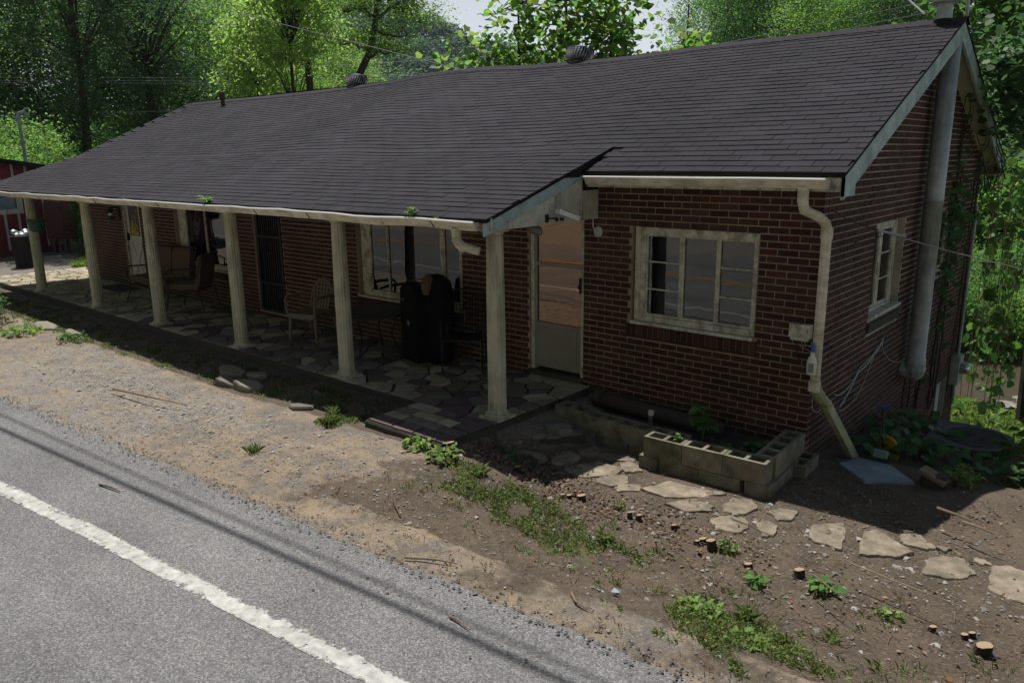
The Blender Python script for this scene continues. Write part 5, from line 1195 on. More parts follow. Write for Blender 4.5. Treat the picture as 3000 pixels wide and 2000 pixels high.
t = thing('oil_tank', 'upright dark maroon oil tank with rounded top before the red shed', 'tank', SH(1.1, 0, .6))
P = [(-.32, .3), (.32, .3), (.36, .36), (.36, 1.28), (.3, 1.4), (.16, 1.46), (-.16, 1.46), (-.3, 1.4), (-.36, 1.28), (-.36, .36)]
mb = MB(); mb.prism([(p[0]*.55+.75, p[1]) for p in P], .35, 1.0, mp=SH); mb.build('tank_body', 'maroon_paint', t)
for u, w_ in ((.65, .42), (.85, .42), (.65, .92), (.85, .92)): mb = MB(); mb.box(u-.03, u+.03, -.1, .32, w_-.03, w_+.03, mp=SH); mb.build('leg', 'metal_galv', t)
t = thing('trash_barrel', 'black barrel filled with bags standing before the red shed', 'barrel', (-20.7, -.1, -.1)); mb = MB(); mb.lathe([(.21, -.15), (.23, .4), (.25, .68), (.27, .7), (.24, .7)], -20.7, -.1, 0, n=16); mb.build('barrel', 'iron_black', t)
mb = MB()
for k in range(7): a_ = k*.9; mb.lathe([(.03, -.08), (.1, -.03), (.09, .04), (.03, .08)], -20.7+.14*math.cos(a_), -.1+.14*math.sin(a_), .72+.04*(k % 3), n=7)
mb.build('rubbish_bag', 'metal_galv', t)
mb = MB(); mb.box(-20.6, -20.2, -2.2, -.85, -.3, .42); tag(mb.build('block_wall', 'block'), 'low grey block wall stub left of the black barrel', 'wall')
t = thing('service_mast', 'thin grey service mast with a curved weatherhead above the shed roof', 'mast', (-25.8, 1.9, 1.5)); mb = MB(); mb.tube([(-25.8, 1.95, 1.4), (-25.8, 1.9, 3.95)], .05, 8); mb.build('pole', 'pipe_metal', t); mb = MB(); mb.tube([(-25.8, 1.9, 3.9), (-25.8, 1.92, 4.06), (-25.75, 2.06, 4.1), (-25.7, 2.16, 3.98)], .075, 8); mb.build('weatherhead', 'pipe_metal', t)
mb = MB(); mb.tube([(-25.7, 2.14, 3.95), (-25.7, 2.1, 3.75), (-25.65, 2.3, 3.7), (-25.6, 2.5, 3.62), (-25.6, 2.6, 3.5)], .018, 5); mb.build('drip_loop', 'metal_galv', t)
# ------------------------------------------------------------------ overhead wires
def wire(pts, r, lab, group, matn='cable_steel', sagz=0, n=24, name='power_line'):
    a_, b_ = Vector(pts[0]), Vector(pts[1]); P = [a_.lerp(b_, i/n)+Vector((0, 0, -sagz*4*(i/n)*(1-i/n))) for i in range(n+1)]
    mb = MB(); mb.tube(P, r, 5); tag(mb.build(name, matn), lab, 'wire', group)
sx_, sy_ = -.37*7.2, .25*7.2
for (ya, yb, zz, r, lab) in ((-4.82, -4.24, 7.2, .026, 'thick overhead cable casting the dark shadow line on the road'), (-4.62, -4.12, 7.4, .013, 'thinner overhead cable beside the one shading the road')):
    k = zz+.12; xa, xb = -6.8, 0.0; sl_ = (yb-ya)/(xb-xa)
    f = lambda x: ya+(x-xa)*sl_
    wire([(-90-.37*k, f(-90)+.215*k, zz), (60-.37*k, f(60)+.215*k, zz)], r, lab, 'cables over the road edge', 'cable_black', 0)
# ================================================================== VEGETATION
def fast_mesh(name, V, F, n_side, mat_, parent=None, loc=(0, 0, 0), **pr):
    me = bpy.data.meshes.new(name); nv_, nf = len(V), len(F)
    me.vertices.add(nv_); me.vertices.foreach_set('co', (V-np.array(loc)).astype(np.float32).ravel())
    me.loops.add(nf*n_side); me.loops.foreach_set('vertex_index', F.astype(np.int32).ravel())
    me.polygons.add(nf); me.polygons.foreach_set('loop_start', np.arange(0, nf*n_side, n_side, dtype=np.int32))
    me.update(calc_edges=True); me.validate()
    return link(name, me, mat_, parent, loc, **pr)
def unit(v): return v/np.maximum(1e-9, np.linalg.norm(v, axis=1))[:, None]
SHAPES = {'leaf': [(0, 0, 0), (.42, .30, .06), (1, 0, -.12), (.42, -.30, .06)],
          'slim': [(0, 0, 0), (.4, .15, .04), (1, 0, -.25), (.4, -.15, .04)],
          'broad': [(0, 0, 0), (.1, .38, .06), (.62, .46, .02), (1, 0, -.16), (.62, -.46, .02), (.1, -.38, .06)]}
def leaf_arrays(Cn, size, g, shape='leaf', up=.7, droop=0.0):
    """one small folded leaf at every point, tilted at random and mostly facing up"""
    n = len(Cn); nrm = g.normal(size=(n, 3)); nrm[:, 2] = np.abs(nrm[:, 2])+up; nrm = unit(nrm)
    a_ = unit(np.cross(nrm, g.normal(size=(n, 3)))); a_[:, 2] -= droop; a_ = unit(a_); b_ = np.cross(nrm, a_)
    s = (size*g.uniform(.6, 1.25, n))[:, None]; S = SHAPES[shape]; k = len(S)
    V = np.stack([Cn+s*(a_*u+b_*v+nrm*w_) for (u, v, w_) in S], 1).reshape(-1, 3)
    return V, np.arange(n*k).reshape(n, k), k
def crown_points(ells, n, g, clump=.35, per=45, shell=.55, flat=.7):
    """leaf positions gathered into clumps near the surface of several ellipsoids"""
    E_ = np.array(ells, float); vol = (E_[:, 3]*E_[:, 4]*E_[:, 5])**.75; vol /= vol.sum(); nc = max(4, n//per)
    idx = g.choice(len(E_), nc, p=vol); d = unit(g.normal(size=(nc, 3))); r = shell+(1-shell)*g.uniform(0, 1, nc)**.6
    Cc = E_[idx, :3]+d*E_[idx, 3:6]*r[:, None]; cs = clump*g.uniform(.5, 1.4, nc)
    k = g.integers(0, nc, n); off = g.normal(size=(n, 3))*cs[k][:, None]; off[:, 2] *= flat
    off[:, 2] -= .25*np.abs(off[:, 0]+off[:, 1])
    return Cc[k]+off, Cc
def limbs(mb, base, forks, r0, g, pts, every=1, rmin=.02):
    """trunk along pts then limbs reaching to clump centres"""
    P = [Vector(p) for p in pts]; m_ = len(P)
    mb.tube(P, [r0*(1-.75*i/(m_-1)) for i in range(m_)], 7)
    for c_ in forks[::every]:
        c_ = Vector(c_); k = min(range(m_), key=lambda i: (P[i]-c_).length+max(0, P[i].z-c_.z+.4)*2); s_ = P[k]; rr = max(rmin, r0*(1-.75*k/(m_-1))*.4)
        mid = s_.lerp(c_, .5)+Vector((g.uniform(-.15, .15), g.uniform(-.15, .15), g.uniform(0, .25)))*(c_-s_).length*.6
        mb.tube([s_, mid, c_], [rr, rr*.6, rr*.2], 5, cap=False)
TREES = []
def make_tree(name, label, cat, x, y, ells, n, ls, matn, trunk, r0, seed, shape='leaf', clump=.35, per=45, shell=.55, group=None, every=6, up=.7, droop=0., z=None, flat=.7, lift=0.0):
    g = np.random.default_rng(seed); z = gz(x, y) if z is None else z
    t = thing(name, label, cat, (x, y, z), group)
    if lift: ells = [(e[0], e[1], e[2]+lift, *e[3:]) for e in ells]; trunk = [trunk[0]]+[(p[0], p[1], p[2]+lift) for p in trunk[1:]]
    E_ = [(x+e[0], y+e[1], z+e[2], e[3], e[4], e[5]) for e in ells]
    pts, cc = crown_points(E_, n, g, clump, per, shell, flat)
    pts = pts[pts[:, 2] > z+.05]
    V, F, k = leaf_arrays(pts, ls, g, shape, up, droop); fast_mesh('crown', V, F, k, matn, t, (x, y, z))
    mb = MB(); limbs(mb, None, [tuple(c) for c in cc[:160]], r0, g, [(x+p[0], y+p[1], z+p[2]) for p in trunk], every)
    mb.build('trunk', 'wood_bark', t); return t
def at(px_az, D): return CAM.x+D*math.sin(R(px_az)), CAM.y+D*math.cos(R(px_az))
tall = [(0, 0, -.3), (.3, .1, 1.6), (.1, -.2, 3.4), (-.35, .1, 5.2), (-.1, .2, 7), (.3, 0, 10)]
GB_ = 'forest trees behind the house'
# --- background forest: six kinds of crown, copied with their own place, size and turn
kinds = []
def kind(label, ells, n, ls, matn, seed, **kw):
    t = make_tree('forest_tree', label, 'tree', 0, 200, ells, n, ls, matn, kw.pop('trunk', tall), .13, seed, group=GB_, z=0, **kw); kinds.append(t); return t
colm = [(0, 0, 2.0, 2.6, 2.6, 1.9), (.3, -.2, 4.2, 2.6, 2.6, 2.2), (.5, .3, 6.5, 3.1, 3.0, 2.8), (-.5, 0, 9.8, 2.8, 2.8, 2.6), (.2, 0, 12.4, 1.9, 1.9, 2.0)]
kind('a', colm, 36000, .145, 'leaf_mid', 1, clump=.5)
kind('b', [(0, .2, 2.0, 2.7, 2.7, 1.8), (0, .2, 4.2, 2.9, 2.9, 2.4), (-.8, 0, 7.4, 2.6, 3.2, 2.4), (.9, 0, 8.8, 2.4, 2.6, 2.8), (0, 0, 11.4, 2.1, 2.3, 2.0)], 34000, .14, 'leaf_bright', 2, clump=.45)
kind('c', [(0, 0, 1.9, 2.6, 2.5, 1.9), (0, 0, 4.6, 2.5, 2.5, 3.0), (.4, .3, 8.6, 2.3, 2.3, 3.2), (0, 0, 12.2, 1.5, 1.5, 2.6)], 30000, .15, 'leaf_dark', 3, clump=.5)
kind('d', [(0, 0, 2.6, 3.0, 2.9, 2.2), (0, 0, 6.2, 3.2, 3.1, 1.9), (1.2, .3, 8.6, 2.8, 2.8, 1.5), (-1.4, 0, 9.8, 2.6, 2.6, 1.4), (.2, 0, 11.6, 2.4, 2.4, 1.3)], 26000, .135, 'leaf_locust', 4, clump=.45, shape='leaf', shell=.3)
kind('e', [(0, 0, 1.8, 2.3, 2.2, 1.9), (1, .3, 2.6, 1.6, 1.6, 1.7), (-1.1, 0, 2.2, 1.5, 1.6, 1.5)], 13000, .135, 'leaf_bright', 5, clump=.35, trunk=[(0, 0, -.3), (.1, 0, .9), (-.1, .1, 2.4)])
kind('f', [(0, 0, 2.1, 2.2, 2.2, 2.1), (-.9, .3, 3.2, 1.6, 1.6, 1.6)], 12000, .14, 'leaf_mid', 6, clump=.35, trunk=[(0, 0, -.3), (.1, 0, .9), (-.1, .1, 2.4)])
used = set()
GL = {}
ORD = ['leftmost', 'second from left', 'third from left', 'fourth from left', 'fifth from left', 'sixth from left', 'seventh from left', 'eighth from left', 'ninth from left', 'tenth from left', 'eleventh from left', 'twelfth from left', 'thirteenth from left', 'fourteenth from left', 'fifteenth from left', 'sixteenth from left']
def grow(k, az_, D, s, label, zs=1.0, dz=0, cat='tree', nm=None, group=GB_):
    x, y = at(az_, D); loc = (x, y, gz(x, y)+dz-.1); sc_ = (s, s, s*zs); rot = rnd.uniform(0, 6.28)
    if k not in used: used.add(k); o = kinds[k]; o.location = loc; o.rotation_euler.z = rot; o.scale = sc_
    else: o = inst(kinds[k], loc, rot, sc_)
    o['label'] = label; o['category'] = cat
    if group: o['group'] = group
    elif 'group' in o: del o['group']
    if nm: o.name = nm
    GL.setdefault(label, []).append((az_, D, o)); return o
LB = ['mid green tree in the wood behind the roof', 'yellow green tree in the wood behind the roof', 'dark tree in the wood behind the roof', 'feathery leaved tree in the wood behind the roof']
L4, L5 = 'bright green bush behind shed and house', 'mid green bush behind shed and house'
LSH = [LB[0], LB[1], LB[2], LB[3], L4, L5]
# wall of trees on the left and behind the roof
for k, az_, D, s, zs in [(0, -76, 44, 1.1, 1), (0, -73.5, 47, 1.2, 1), (0, -71.2, 50, 1.2, 1), (0, -67.2, 47, 1.25, 1), (2, -65.4, 42, 1.15, 1), (0, -63.4, 45, 1.2, 1), (0, -61.5, 48, 1.1, 1), (1, -60.5, 41, 1.0, 1), (0, -58.6, 52, 1.2, 1), (3, -57.5, 46, 1.1, 1.1),
                         (1, -56.2, 40, .95, .95), (3, -54.9, 50, 1.15, 1.0), (1, -54.0, 44, .9, .8), (0, -52.8, 60, 1.0, .9), (3, -52.0, 47, .95, .8), (1, -50.9, 55, .65, .5), (3, -49.6, 62, .7, .5), (2, -70, 56, 1.3, 1), (2, -62.5, 58, 1.3, 1), (0, -66, 60, 1.3, 1.1), (0, -56, 66, 1.3, 1), (1, -48.2, 66, .7, .5), (0, -46.5, 70, .7, .45), (1, -44.8, 64, .6, .5), (0, -42.5, 66, .6, .5),
                         (0, -40, 68, .7, .5), (1, -37.5, 66, .62, .5), (0, -35, 64, .6, .5), (1, -32.8, 62, .6, .52), (0, -30.6, 60, .62, .6)]:
    grow(k, az_, D, s, LB[k], zs)
# right: hillside wood
for k, az_, D, s, zs in [(0, -28.3, 58, 1.0, .72), (0, -26.4, 56, 1.15, .98), (0, -24.2, 60, 1.3, 1.1), (2, -24.8, 66, 1.2, 1.1), (1, -22.4, 57, 1.05, 1.05), (1, -20.4, 54, 1.1, .95), (1, -18.4, 58, 1.1, .9), (0, -16.6, 56, 1.1, 1), (2, -19.5, 66, 1.3, 1.3), (0, -21.8, 68, 1.4, 1.3), (2, -15.2, 60, 1.2, 1.1), (0, -13, 58, 1.2, 1.1), (2, -11, 54, 1.2, 1.1), (0, -9, 58, 1.2, 1.1), (2, -7, 50, 1.2, 1.1), (0, -4.5, 56, 1.2, 1.1), (2, -26.8, 72, 1.3, 1.2), (0, -17.5, 72, 1.5, 1.4), (2, -14, 70, 1.4, 1.3), (0, -2, 60, 1.3, 1.2)]:
    grow(k, az_, D, s, ['mid green tree in the wood right of the sycamore', 'yellow green tree in the wood right of the sycamore', 'dark tree deep in the wood right of the sycamore'][k], zs, group='wood behind the right half of the roof')
# thicket: left behind the shed
for k, az_, D, s in [(4, -75.5, 33, .95), (4, -74, 35, .9), (5, -72.6, 36, 1.0), (4, -71.5, 33, .85), (4, -70.2, 36, 1.0), (4, -68.6, 33, .95), (5, -67.3, 37, 1.1), (4, -66.2, 32, .9), (4, -64.8, 34, .9), (4, -63, 36, .9), (5, -61.5, 35, 1.0), (4, -60.2, 37, 1.0), (5, -55.5, 34, 1.0), (4, -54, 36, 1.1), (5, -52, 34, 1.1), (4, -50, 33, 1), (5, -48, 32, 1), (4, -46, 31, 1), (5, -43.6, 30, 1.05), (4, -41, 30, 1), (5, -38, 31, 1), (4, -35, 30, 1.05), (5, -32, 30, 1.1), (4, -29.5, 31, 1)]:
    grow(k, az_, D, s, LSH[k], cat='bush', nm='bush', group='thicket behind the shed and house')
for k, az_, D, s in [(5, -66.9, 25.5, .5), (4, -67.4, 26.5, .4), (5, -68, 28, .6)]: grow(k, az_, D, s, 'bush between red shed and brick house', cat='bush', nm='bush', group='bushes between shed and house')
# thicket: across the creek at right
for k, az_, D, s in [(4, -12.5, 27, .62), (5, -11, 25, .55), (4, -9.6, 27, .6), (4, -8.2, 25, .55), (5, -6.8, 27, .6), (4, -5.5, 25, .55), (5, -12, 31, .9), (4, -10.2, 33, .95), (4, -8.4, 31, .9), (5, -6.6, 33, 1), (4, -9.4, 40, 1.1), (5, -7.2, 42, 1.2), (4, -11.4, 42, 1.2), (4, -5, 38, 1.2), (5, -3, 32, 1), (4, -13.6, 36, 1)]:
    grow(k, az_, D, s, 'sunlit bush on the far creek bank', cat='bush', nm='bush', group='bushes across the creek')
for lab, L9 in GL.items():
    L9.sort(key=lambda q: (q[0], q[1]))
    if len(L9) > 1:
        for i, q in enumerate(L9): q[2]['label'] = ORD[i]+' '+lab
# bank across the road (unseen, added to cut low sky light; mirrored in windows)
for k, X_, Y_, s in [(0, -24, -19, 1), (2, -14, -21, 1), (0, -4, -20, 1), (2, 6, -21, 1.1), (0, 16, -19, 1), (0, -34, -20, 1.1), (2, 26, -20, 1.1), (0, -9, -29, 1.2), (0, 2, -29, 1.2), (2, 12, -30, 1.2), (2, -20, -30, 1.2)]:
    o = inst(kinds[k], (X_, Y_, gz(X_, Y_)-.2), rnd.uniform(0, 6), s); o['label'] = 'out-of-view tree %s on the steep bank across the road' % ORD[[0, -34, -24, -20, -14, -9, -4, 2, 6, 12, 16, 26].index(X_)-1]; o['category'] = 'tree'; o['group'] = 'out-of-view trees on the bank across the road'
# --- single trees
g0 = np.random.default_rng(5)
x, y = at(-68.9, 31)
make_tree('ivy_covered_tree', 'dark tall tree wrapped in ivy standing right of the service mast', 'tree', x, y, [(0, 0, 1.6, .6, .6, 1.8), (.1, 0, 3.6, .65, .65, 1.5), (0, 0, 3.0, .6, .6, 2.4), (.15, 0, 5.2, .9, .9, 1.6), (.2, 0, 4.8, .7, .7, 2.0), (.3, 0, 7.4, 2.3, 2.3, 1.7), (-.9, .2, 8.6, 2.2, 2.2, 1.6), (.9, .1, 9.4, 2.2, 2.2, 1.6), (0, 0, 11, 2.4, 2.4, 1.8)], 26000, .13, 'leaf_dark', [(0, 0, -.3), (.1, 0, 3), (.2, .1, 6), (.1, 0, 11)], .2, 21, clump=.22, shell=.6, every=5)
x, y = at(-64.9, 36)
make_tree('dark_tree', 'very dark spreading tree with level branches behind the left end of the roof', 'tree', x, y, [(0, 0, 4.2, 1.4, 1.4, 1.2), (1.2, .4, 6.2, 2.4, 2.2, .8), (-1.0, 0, 7.4, 2.4, 2.2, .8), (.6, 0, 9, 2.6, 2.6, .9), (0, 0, 10.8, 2.4, 2.4, 1)], 15000, .14, 'leaf_dark', [(0, 0, -.3), (.3, 0, 3), (-.2, .1, 6.5), (.1, 0, 11)], .3, 22, clump=.4, shell=.3, every=3)
x, y = at(-55.9, 27)
make_tree('young_walnut_tree', 'bright yellow green young tree with drooping leaves behind the far turbine vent', 'tree', x, y, [(0, 0, 4.5, 1.5, 1.5, 1.1), (-.6, 0, 6.0, 1.1, 1.2, .9), (.7, .2, 6.1, 1.2, 1.2, .9), (0, 0, 7.2, .9, .9, .7)], 9500, .15, 'leaf_lime', [(0, 0, -.3), (.05, 0, 2), (-.1, .1, 4), (.0, 0, 7)], .09, 23, lift=2.5, shape='leaf', clump=.24, shell=.35, every=2, droop=.35)
x, y = at(-58.2, 30)
make_tree('young_walnut_tree', 'smaller bright young tree left of the tree behind the far turbine vent', 'tree', x, y, [(0, 0, 3.8, 1.2, 1.2, 1.2), (-.4, 0, 5.4, 1.0, 1.0, .9)], 5500, .15, 'leaf_lime', [(0, 0, -.3), (.05, 0, 2), (-.1, .1, 3.5), (.0, 0, 5.4)], .07, 24, lift=2.5, shape='leaf', clump=.24, shell=.35, every=2, droop=.35)
def locust(az_, D, label, trunk, limbs_, n, seed, matn='leaf_locust', r0=.17, ls=.11, sg=(.42, .42, .17)):
    # trunk and limbs drawn as polylines in the plane facing the road: (metres sideways, metres above the porch floor)
    g = np.random.default_rng(seed); x, y = at(az_, D); z = gz(x, y); t = thing('locust_tree', label, 'tree', (x, y, z)); ax_ = Vector((math.cos(R(az_)), -math.sin(R(az_)), 0)); dp = Vector((-ax_.y, ax_.x, 0))
    W = lambda p, d=0: Vector((x, y, 0))+ax_*p[0]+dp*d+Vector((0, 0, p[1]))
    mb = MB(); T = [Vector((*(W(trunk[0])).xy, z-.3))]+[W(p) for p in trunk]; mb.tube(T, [r0*1.3]+[r0*(1-.6*i/len(trunk)) for i in range(len(trunk))], 8); C_ = []
    for L9 in limbs_:
        dd = g.uniform(-1.2, 1.2); P = [W(p, dd*i/(len(L9)-1)) for i, p in enumerate(L9)]; Q = []
        for a_, b_ in zip(P, P[1:]):
            for k in range(3): Q.append(a_.lerp(b_, k/3)+Vector(g.normal(0, .05, 3))*(k > 0))
        Q.append(P[-1]); m_ = len(Q); mb.tube(Q, [r0*.42*(1-.8*i/m_) for i in range(m_)], 5, cap=False)
        for i in range(m_//3, m_):
            for _ in range(3):
                o = Vector((g.normal(0, .5), g.normal(0, .5), abs(g.normal(.12, .2)))); e = Q[i]+o; mb.tube([Q[i], Q[i].lerp(e, .5)+Vector((0, 0, .08)), e], [.02, .012, .005], 4, cap=False); C_.append(e)
    mb.build('trunk', 'wood_bark', t); Cc = np.array([tuple(c) for c in C_]); k = g.integers(0, len(Cc), n); P = Cc[k]+g.normal(size=(n, 3))*np.array(sg)
    V, F, kk = leaf_arrays(P, ls, g, 'leaf', 1.0, .2); fast_mesh('crown', V, F, kk, matn, t, (x, y, z))
U = lambda u, v: ((u-1160)*.015, 2.6+(462-v)*.015)
locust(-50.0, 34, 'locust tree with a leaning dark trunk and feathery tiers before the far hill', [U(1085, 290), U(1105, 245), U(1135, 190), U(1152, 130), U(1162, 80), U(1166, 30), U(1176, -30)],
       [[U(1158, 105), U(1200, 75), U(1240, 85), U(1290, 120)], [U(1150, 135), U(1190, 142), U(1240, 145)], [U(1162, 60), U(1205, 25), U(1235, 5)], [U(1164, 40), U(1200, 55), U(1250, 50)], [U(1158, 90), U(1120, 82), U(1075, 95)], [U(1166, 30), U(1120, 15), U(1075, 25)], [U(1172, -10), U(1210, -25), U(1260, -10)], [U(1130, 200), U(1165, 185), U(1200, 190)], [U(1140, 180), U(1100, 165), U(1060, 170)]], 15000, 25)
U = lambda u, v: ((u-930)*.0165, 2.6+(462-v)*.0165)
locust(-54.6, 37, 'many limbed locust tree with dark forking branches above the pale young trees', [U(925, 200), U(930, 120), U(940, 60), U(960, 10), U(975, -40)],
       [[U(935, 90), U(900, 40), U(890, 0)], [U(940, 60), U(985, 25), U(1000, -10)], [U(930, 110), U(985, 70), U(1020, 20)], [U(928, 120), U(870, 80), U(840, 70)], [U(945, 40), U(910, 10), U(880, -20)], [U(935, 80), U(990, 85), U(1040, 70)], [U(925, 110), U(890, 60), U(850, 20)]], 15000, 35, r0=.15)
# sycamores right behind the house
SY = 'large leaved tree behind the ridge between the two vents'
x, y = at(-41.3, 20.5)
make_tree('sycamore_tree', 'large leaved sycamore left of the near turbine vent against the sky', 'tree', x, y, [(-.6, -.3, 4.6, 1.5, 1.4, 1.4), (.8, .2, 5.6, 1.5, 1.4, 1.2), (-.3, 0, 6.6, 1.4, 1.3, 1.1), (.9, .2, 7.8, 1.4, 1.3, 1.2)], 1700, .18, 'leaf_sycamore', [(.3, 0, -.3), (.35, 0, 3), (.4, .1, 5), (.5, 0, 8)], .1, 26, lift=.8, shape='broad', clump=.3, shell=.3, every=2, per=9)
x, y = at(-37.2, 20)
make_tree('sycamore_tree', 'large leaved sycamore right above the near turbine vent', 'tree', x, y, [(-1.0, -.3, 4.8, 1.3, 1.3, 1.3), (.7, .2, 5.2, 1.4, 1.4, 1.3), (-.3, 0, 7.0, 1.7, 1.6, 1.2), (.9, .2, 8.0, 1.4, 1.3, 1.2)], 1900, .18, 'leaf_sycamore', [(.1, 0, -.3), (.05, 0, 3), (.2, .1, 5), (.1, 0, 8)], .12, 27, lift=.8, shape='broad', clump=.3, shell=.3, every=2, per=9)
x, y = at(-33.6, 20)
make_tree('sycamore_tree', 'large leaved sycamore right of the near turbine vent', 'tree', x, y, [(-.5, -.3, 4.7, 1.2, 1.3, 1.2), (.3, .2, 5.9, 1.1, 1.1, 1.1), (-.5, 0, 7.4, 1.2, 1.2, 1.1)], 1300, .18, 'leaf_sycamore', [(.1, 0, -.3), (.05, 0, 3), (-.2, .1, 5), (-.1, 0, 7.5)], .1, 28, lift=.8, shape='broad', clump=.3, shell=.3, every=2, per=9)
x, y = at(-28.9, 22)
make_tree('sycamore_tree', 'slim young sycamore top standing alone in the gap of sky', 'tree', x, y, [(0, 0, 4.2, 1.1, 1.0, 1.3), (.1, .1, 5.8, .5, .5, 1.0)], 2200, .2, 'leaf_sycamore', [(.1, 0, -.3), (.05, 0, 3), (.05, .1, 5), (.1, 0, 7.2)], .06, 29, lift=2.2, shape='broad', clump=.28, shell=.15, every=2, per=18)
# vine heap over the rear of the gable
x, y = at(-8.6, 17.4)
make_tree('vine_covered_tree', 'tree smothered in vines leaning against the rear corner of the roof', 'tree', x, y, [(.1, 0, 5.0, 1.0, 1.0, .6), (.5, 0, 5.9, 1.4, 1.3, .8), (0, 0, 7.0, 1.5, 1.4, 1.0), (1.5, .2, 5.3, 1.3, 1.3, .8), (1.4, 0, 7.0, 1.6, 1.5, 1.2)], 13000, .13, 'leaf_kudzu', [(.8, 0, -.3), (.7, 0, 2), (.6, .1, 4), (.5, 0, 7)], .16, 30, lift=.8, shape='broad', clump=.26, shell=.6, every=3)
x, y = -.15, 6.75
t = thing('rafter_vines', 'dark tangle of bare vines and leaves hanging from the rear gable overhang', 'vine', (.3, 4.6, 3)); mb = MB(); g = np.random.default_rng(40)
for k in range(15):
    yy = g.uniform(4.4, 6.7); z0 = main_z(yy)-.1; x0 = g.uniform(.02, .3); P = [(x0, yy, z0)]
    for i in range(5): P.append((P[-1][0]+g.uniform(-.07, .1), P[-1][1]+g.uniform(-.22, .22), P[-1][2]-g.uniform(.05, .24)))
    mb.tube(P, g.uniform(.003, .009), 4, cap=False)
mb.build('stem', 'wood_bark', t, kind='stuff')
P0 = np.stack([g.uniform(.1, .5, 900), g.uniform(3.5, 6.9, 900), np.zeros(900)], 1)[:420]; P0[:, 2] = 4.06-(P0[:, 1]-3.3)*.447-.05+np.abs(g.normal(0, .15, 420))*np.sign(g.normal(.5, 1, 420)); P0 = P0[P0[:, 1] > 4.1]
P1 = np.stack([g.normal(.62, .22, 1500), g.normal(5.0, .55, 1500), np.zeros(1500)], 1); P1[:, 2] = 4.06-(P1[:, 1]-3.3)*.447+g.normal(.12, .2, 1500); P0 = np.concatenate([P0, P1[P1[:, 0] > .24]])
V, F, k = leaf_arrays(P0, .1, g, 'broad'); fast_mesh('foliage', V, F, k, 'leaf_dark', t, (.3, 4.6, 3))
# climbing stems and leaves on the end wall
t = thing('climbing_vine', 'dark vine stems climbing the end wall beside the flue pipe', 'vine', (.03, 4.5, 0)); mb = MB()
for y0, z0, z1, r in ((4.75, -1.0, 2.9, .016), (4.9, -1.0, 3.0, .011), (5.05, -.9, 2.4, .012), (6.2, -1.2, 2.4, .012), (4.1, -.8, .4, .02), (3.6, -.8, .2, .014), (3.9, -.8, 1.2, .008), (5.9, -1, 2.6, .01), (3.35, -.7, -.2, .012)):
    P = []; yy = y0; n = int((z1-z0)/.18)+2
    for i in range(n): yy += g.uniform(-.035, .035); P.append((.02+.02*g.uniform(0, 1), yy, z0+(z1-z0)*i/(n-1)))
    mb.tube(P, r, 5)
for k in range(22):
    z0 = g.uniform(.3, 2.2); y0 = g.uniform(4.0, 6.3); P = [(.05, y0, z0)]
    for i in range(4): P.append((.03+.04*g.uniform(), P[-1][1]+g.uniform(-.2, .2), P[-1][2]+g.uniform(-.2, .1)))
    mb.tube(P, .004, 4, cap=False)
mb.build('stem', 'wood_bark', t, kind='stuff')
P0 = np.concatenate([np.stack([g.uniform(.03, .12, n), g.normal(ym, ys, n), g.normal(zm, zs, n)], 1) for n, ym, ys, zm, zs in ((170, 4.9, .25, 1.75, .45), (50, 5.0, .25, 1.0, .4), (30, 6.1, .3, 2.0, .5), (20, 4.0, .3, .6, .5), (14, 5.0, .4, .2, .4))])
V, F, k = leaf_arrays(P0, .09, g, 'broad', .2); fast_mesh('foliage', V, F, k, 'leaf_dark', t, (.03, 4.5, 0))
# kudzu curtain at the rear corner
t = thing('kudzu_curtain', 'hanging curtain of large kudzu leaves at the rear corner of the house', 'vine', (.4, 6.9, 0)); mb = MB(); pts = []
for k in range(17):
    x0, y0 = g.uniform(.1, .62), g.uniform(6.75, 7.5); z0 = g.uniform(1.6, 2.7)-.5*max(0, x0-.5); z1 = g.uniform(-2.2, -.4); P = []
    for i in range(12):
        P.append((x0, y0, z0+(z1-z0)*i/11)); x0 += g.uniform(-.04, .035); y0 += g.uniform(-.05, .05)
        for _ in range(4):
            if g.uniform() < .42: pts.append((x0+g.normal(0, .07), y0+g.normal(0, .07), P[-1][2]+g.normal(0, .1)))
    mb.tube(P, .005, 4, cap=False)
mb.build('stem', 'twig', t, kind='stuff'); V, F, k = leaf_arrays(np.array(pts), .15, g, 'broad', .3, .5); fast_mesh('foliage', V, F, k, 'leaf_kudzu', t, (.4, 6.9, 0))
# leaves over the air conditioner and its corner
def patch(name, label, cat, cx, cy, rx, ry, n, h, ls, matn, seed, shape='broad', group=None, z=None):
    g = np.random.default_rng(seed); t = thing(name, label, cat, (cx, cy, gz(cx, cy) if z is None else z), group)
    a_ = g.uniform(0, 6.28, n); r = np.sqrt(g.uniform(0, 1, n)); xx = cx+rx*r*np.cos(a_); yy = cy+ry*r*np.sin(a_); zz = np.array([gz(p, q) for p, q in zip(xx, yy)]) if z is None else np.full(n, z)
    hh = h*g.uniform(.15, 1, n)*(1-.5*r); P = np.stack([xx, yy, zz+hh], 1); V, F, k = leaf_arrays(P, ls, g, shape, 1.2); fast_mesh('foliage', V, F, k, matn, t, (cx, cy, t.location.z))
    mb = MB()
    for i in range(0, n, max(1, n//60)): mb.tube([(xx[i]+g.uniform(-.03, .03), yy[i]+g.uniform(-.03, .03), zz[i]-.01), (xx[i], yy[i], zz[i]+hh[i])], .003, 4, cap=False)
    mb.build('stem', 'twig', t, kind='stuff'); return t
patch('ground_vine', 'broad leaves creeping in front of the air conditioner', 'plant', 1.05, 1.1, .75, .45, 120, .22, .11, 'leaf_dark', 50)
patch('ground_vine', 'low vine leaves around the yellow lid against the end wall', 'plant', .5, .95, .32, .5, 90, .3, .1, 'leaf_dark', 51)
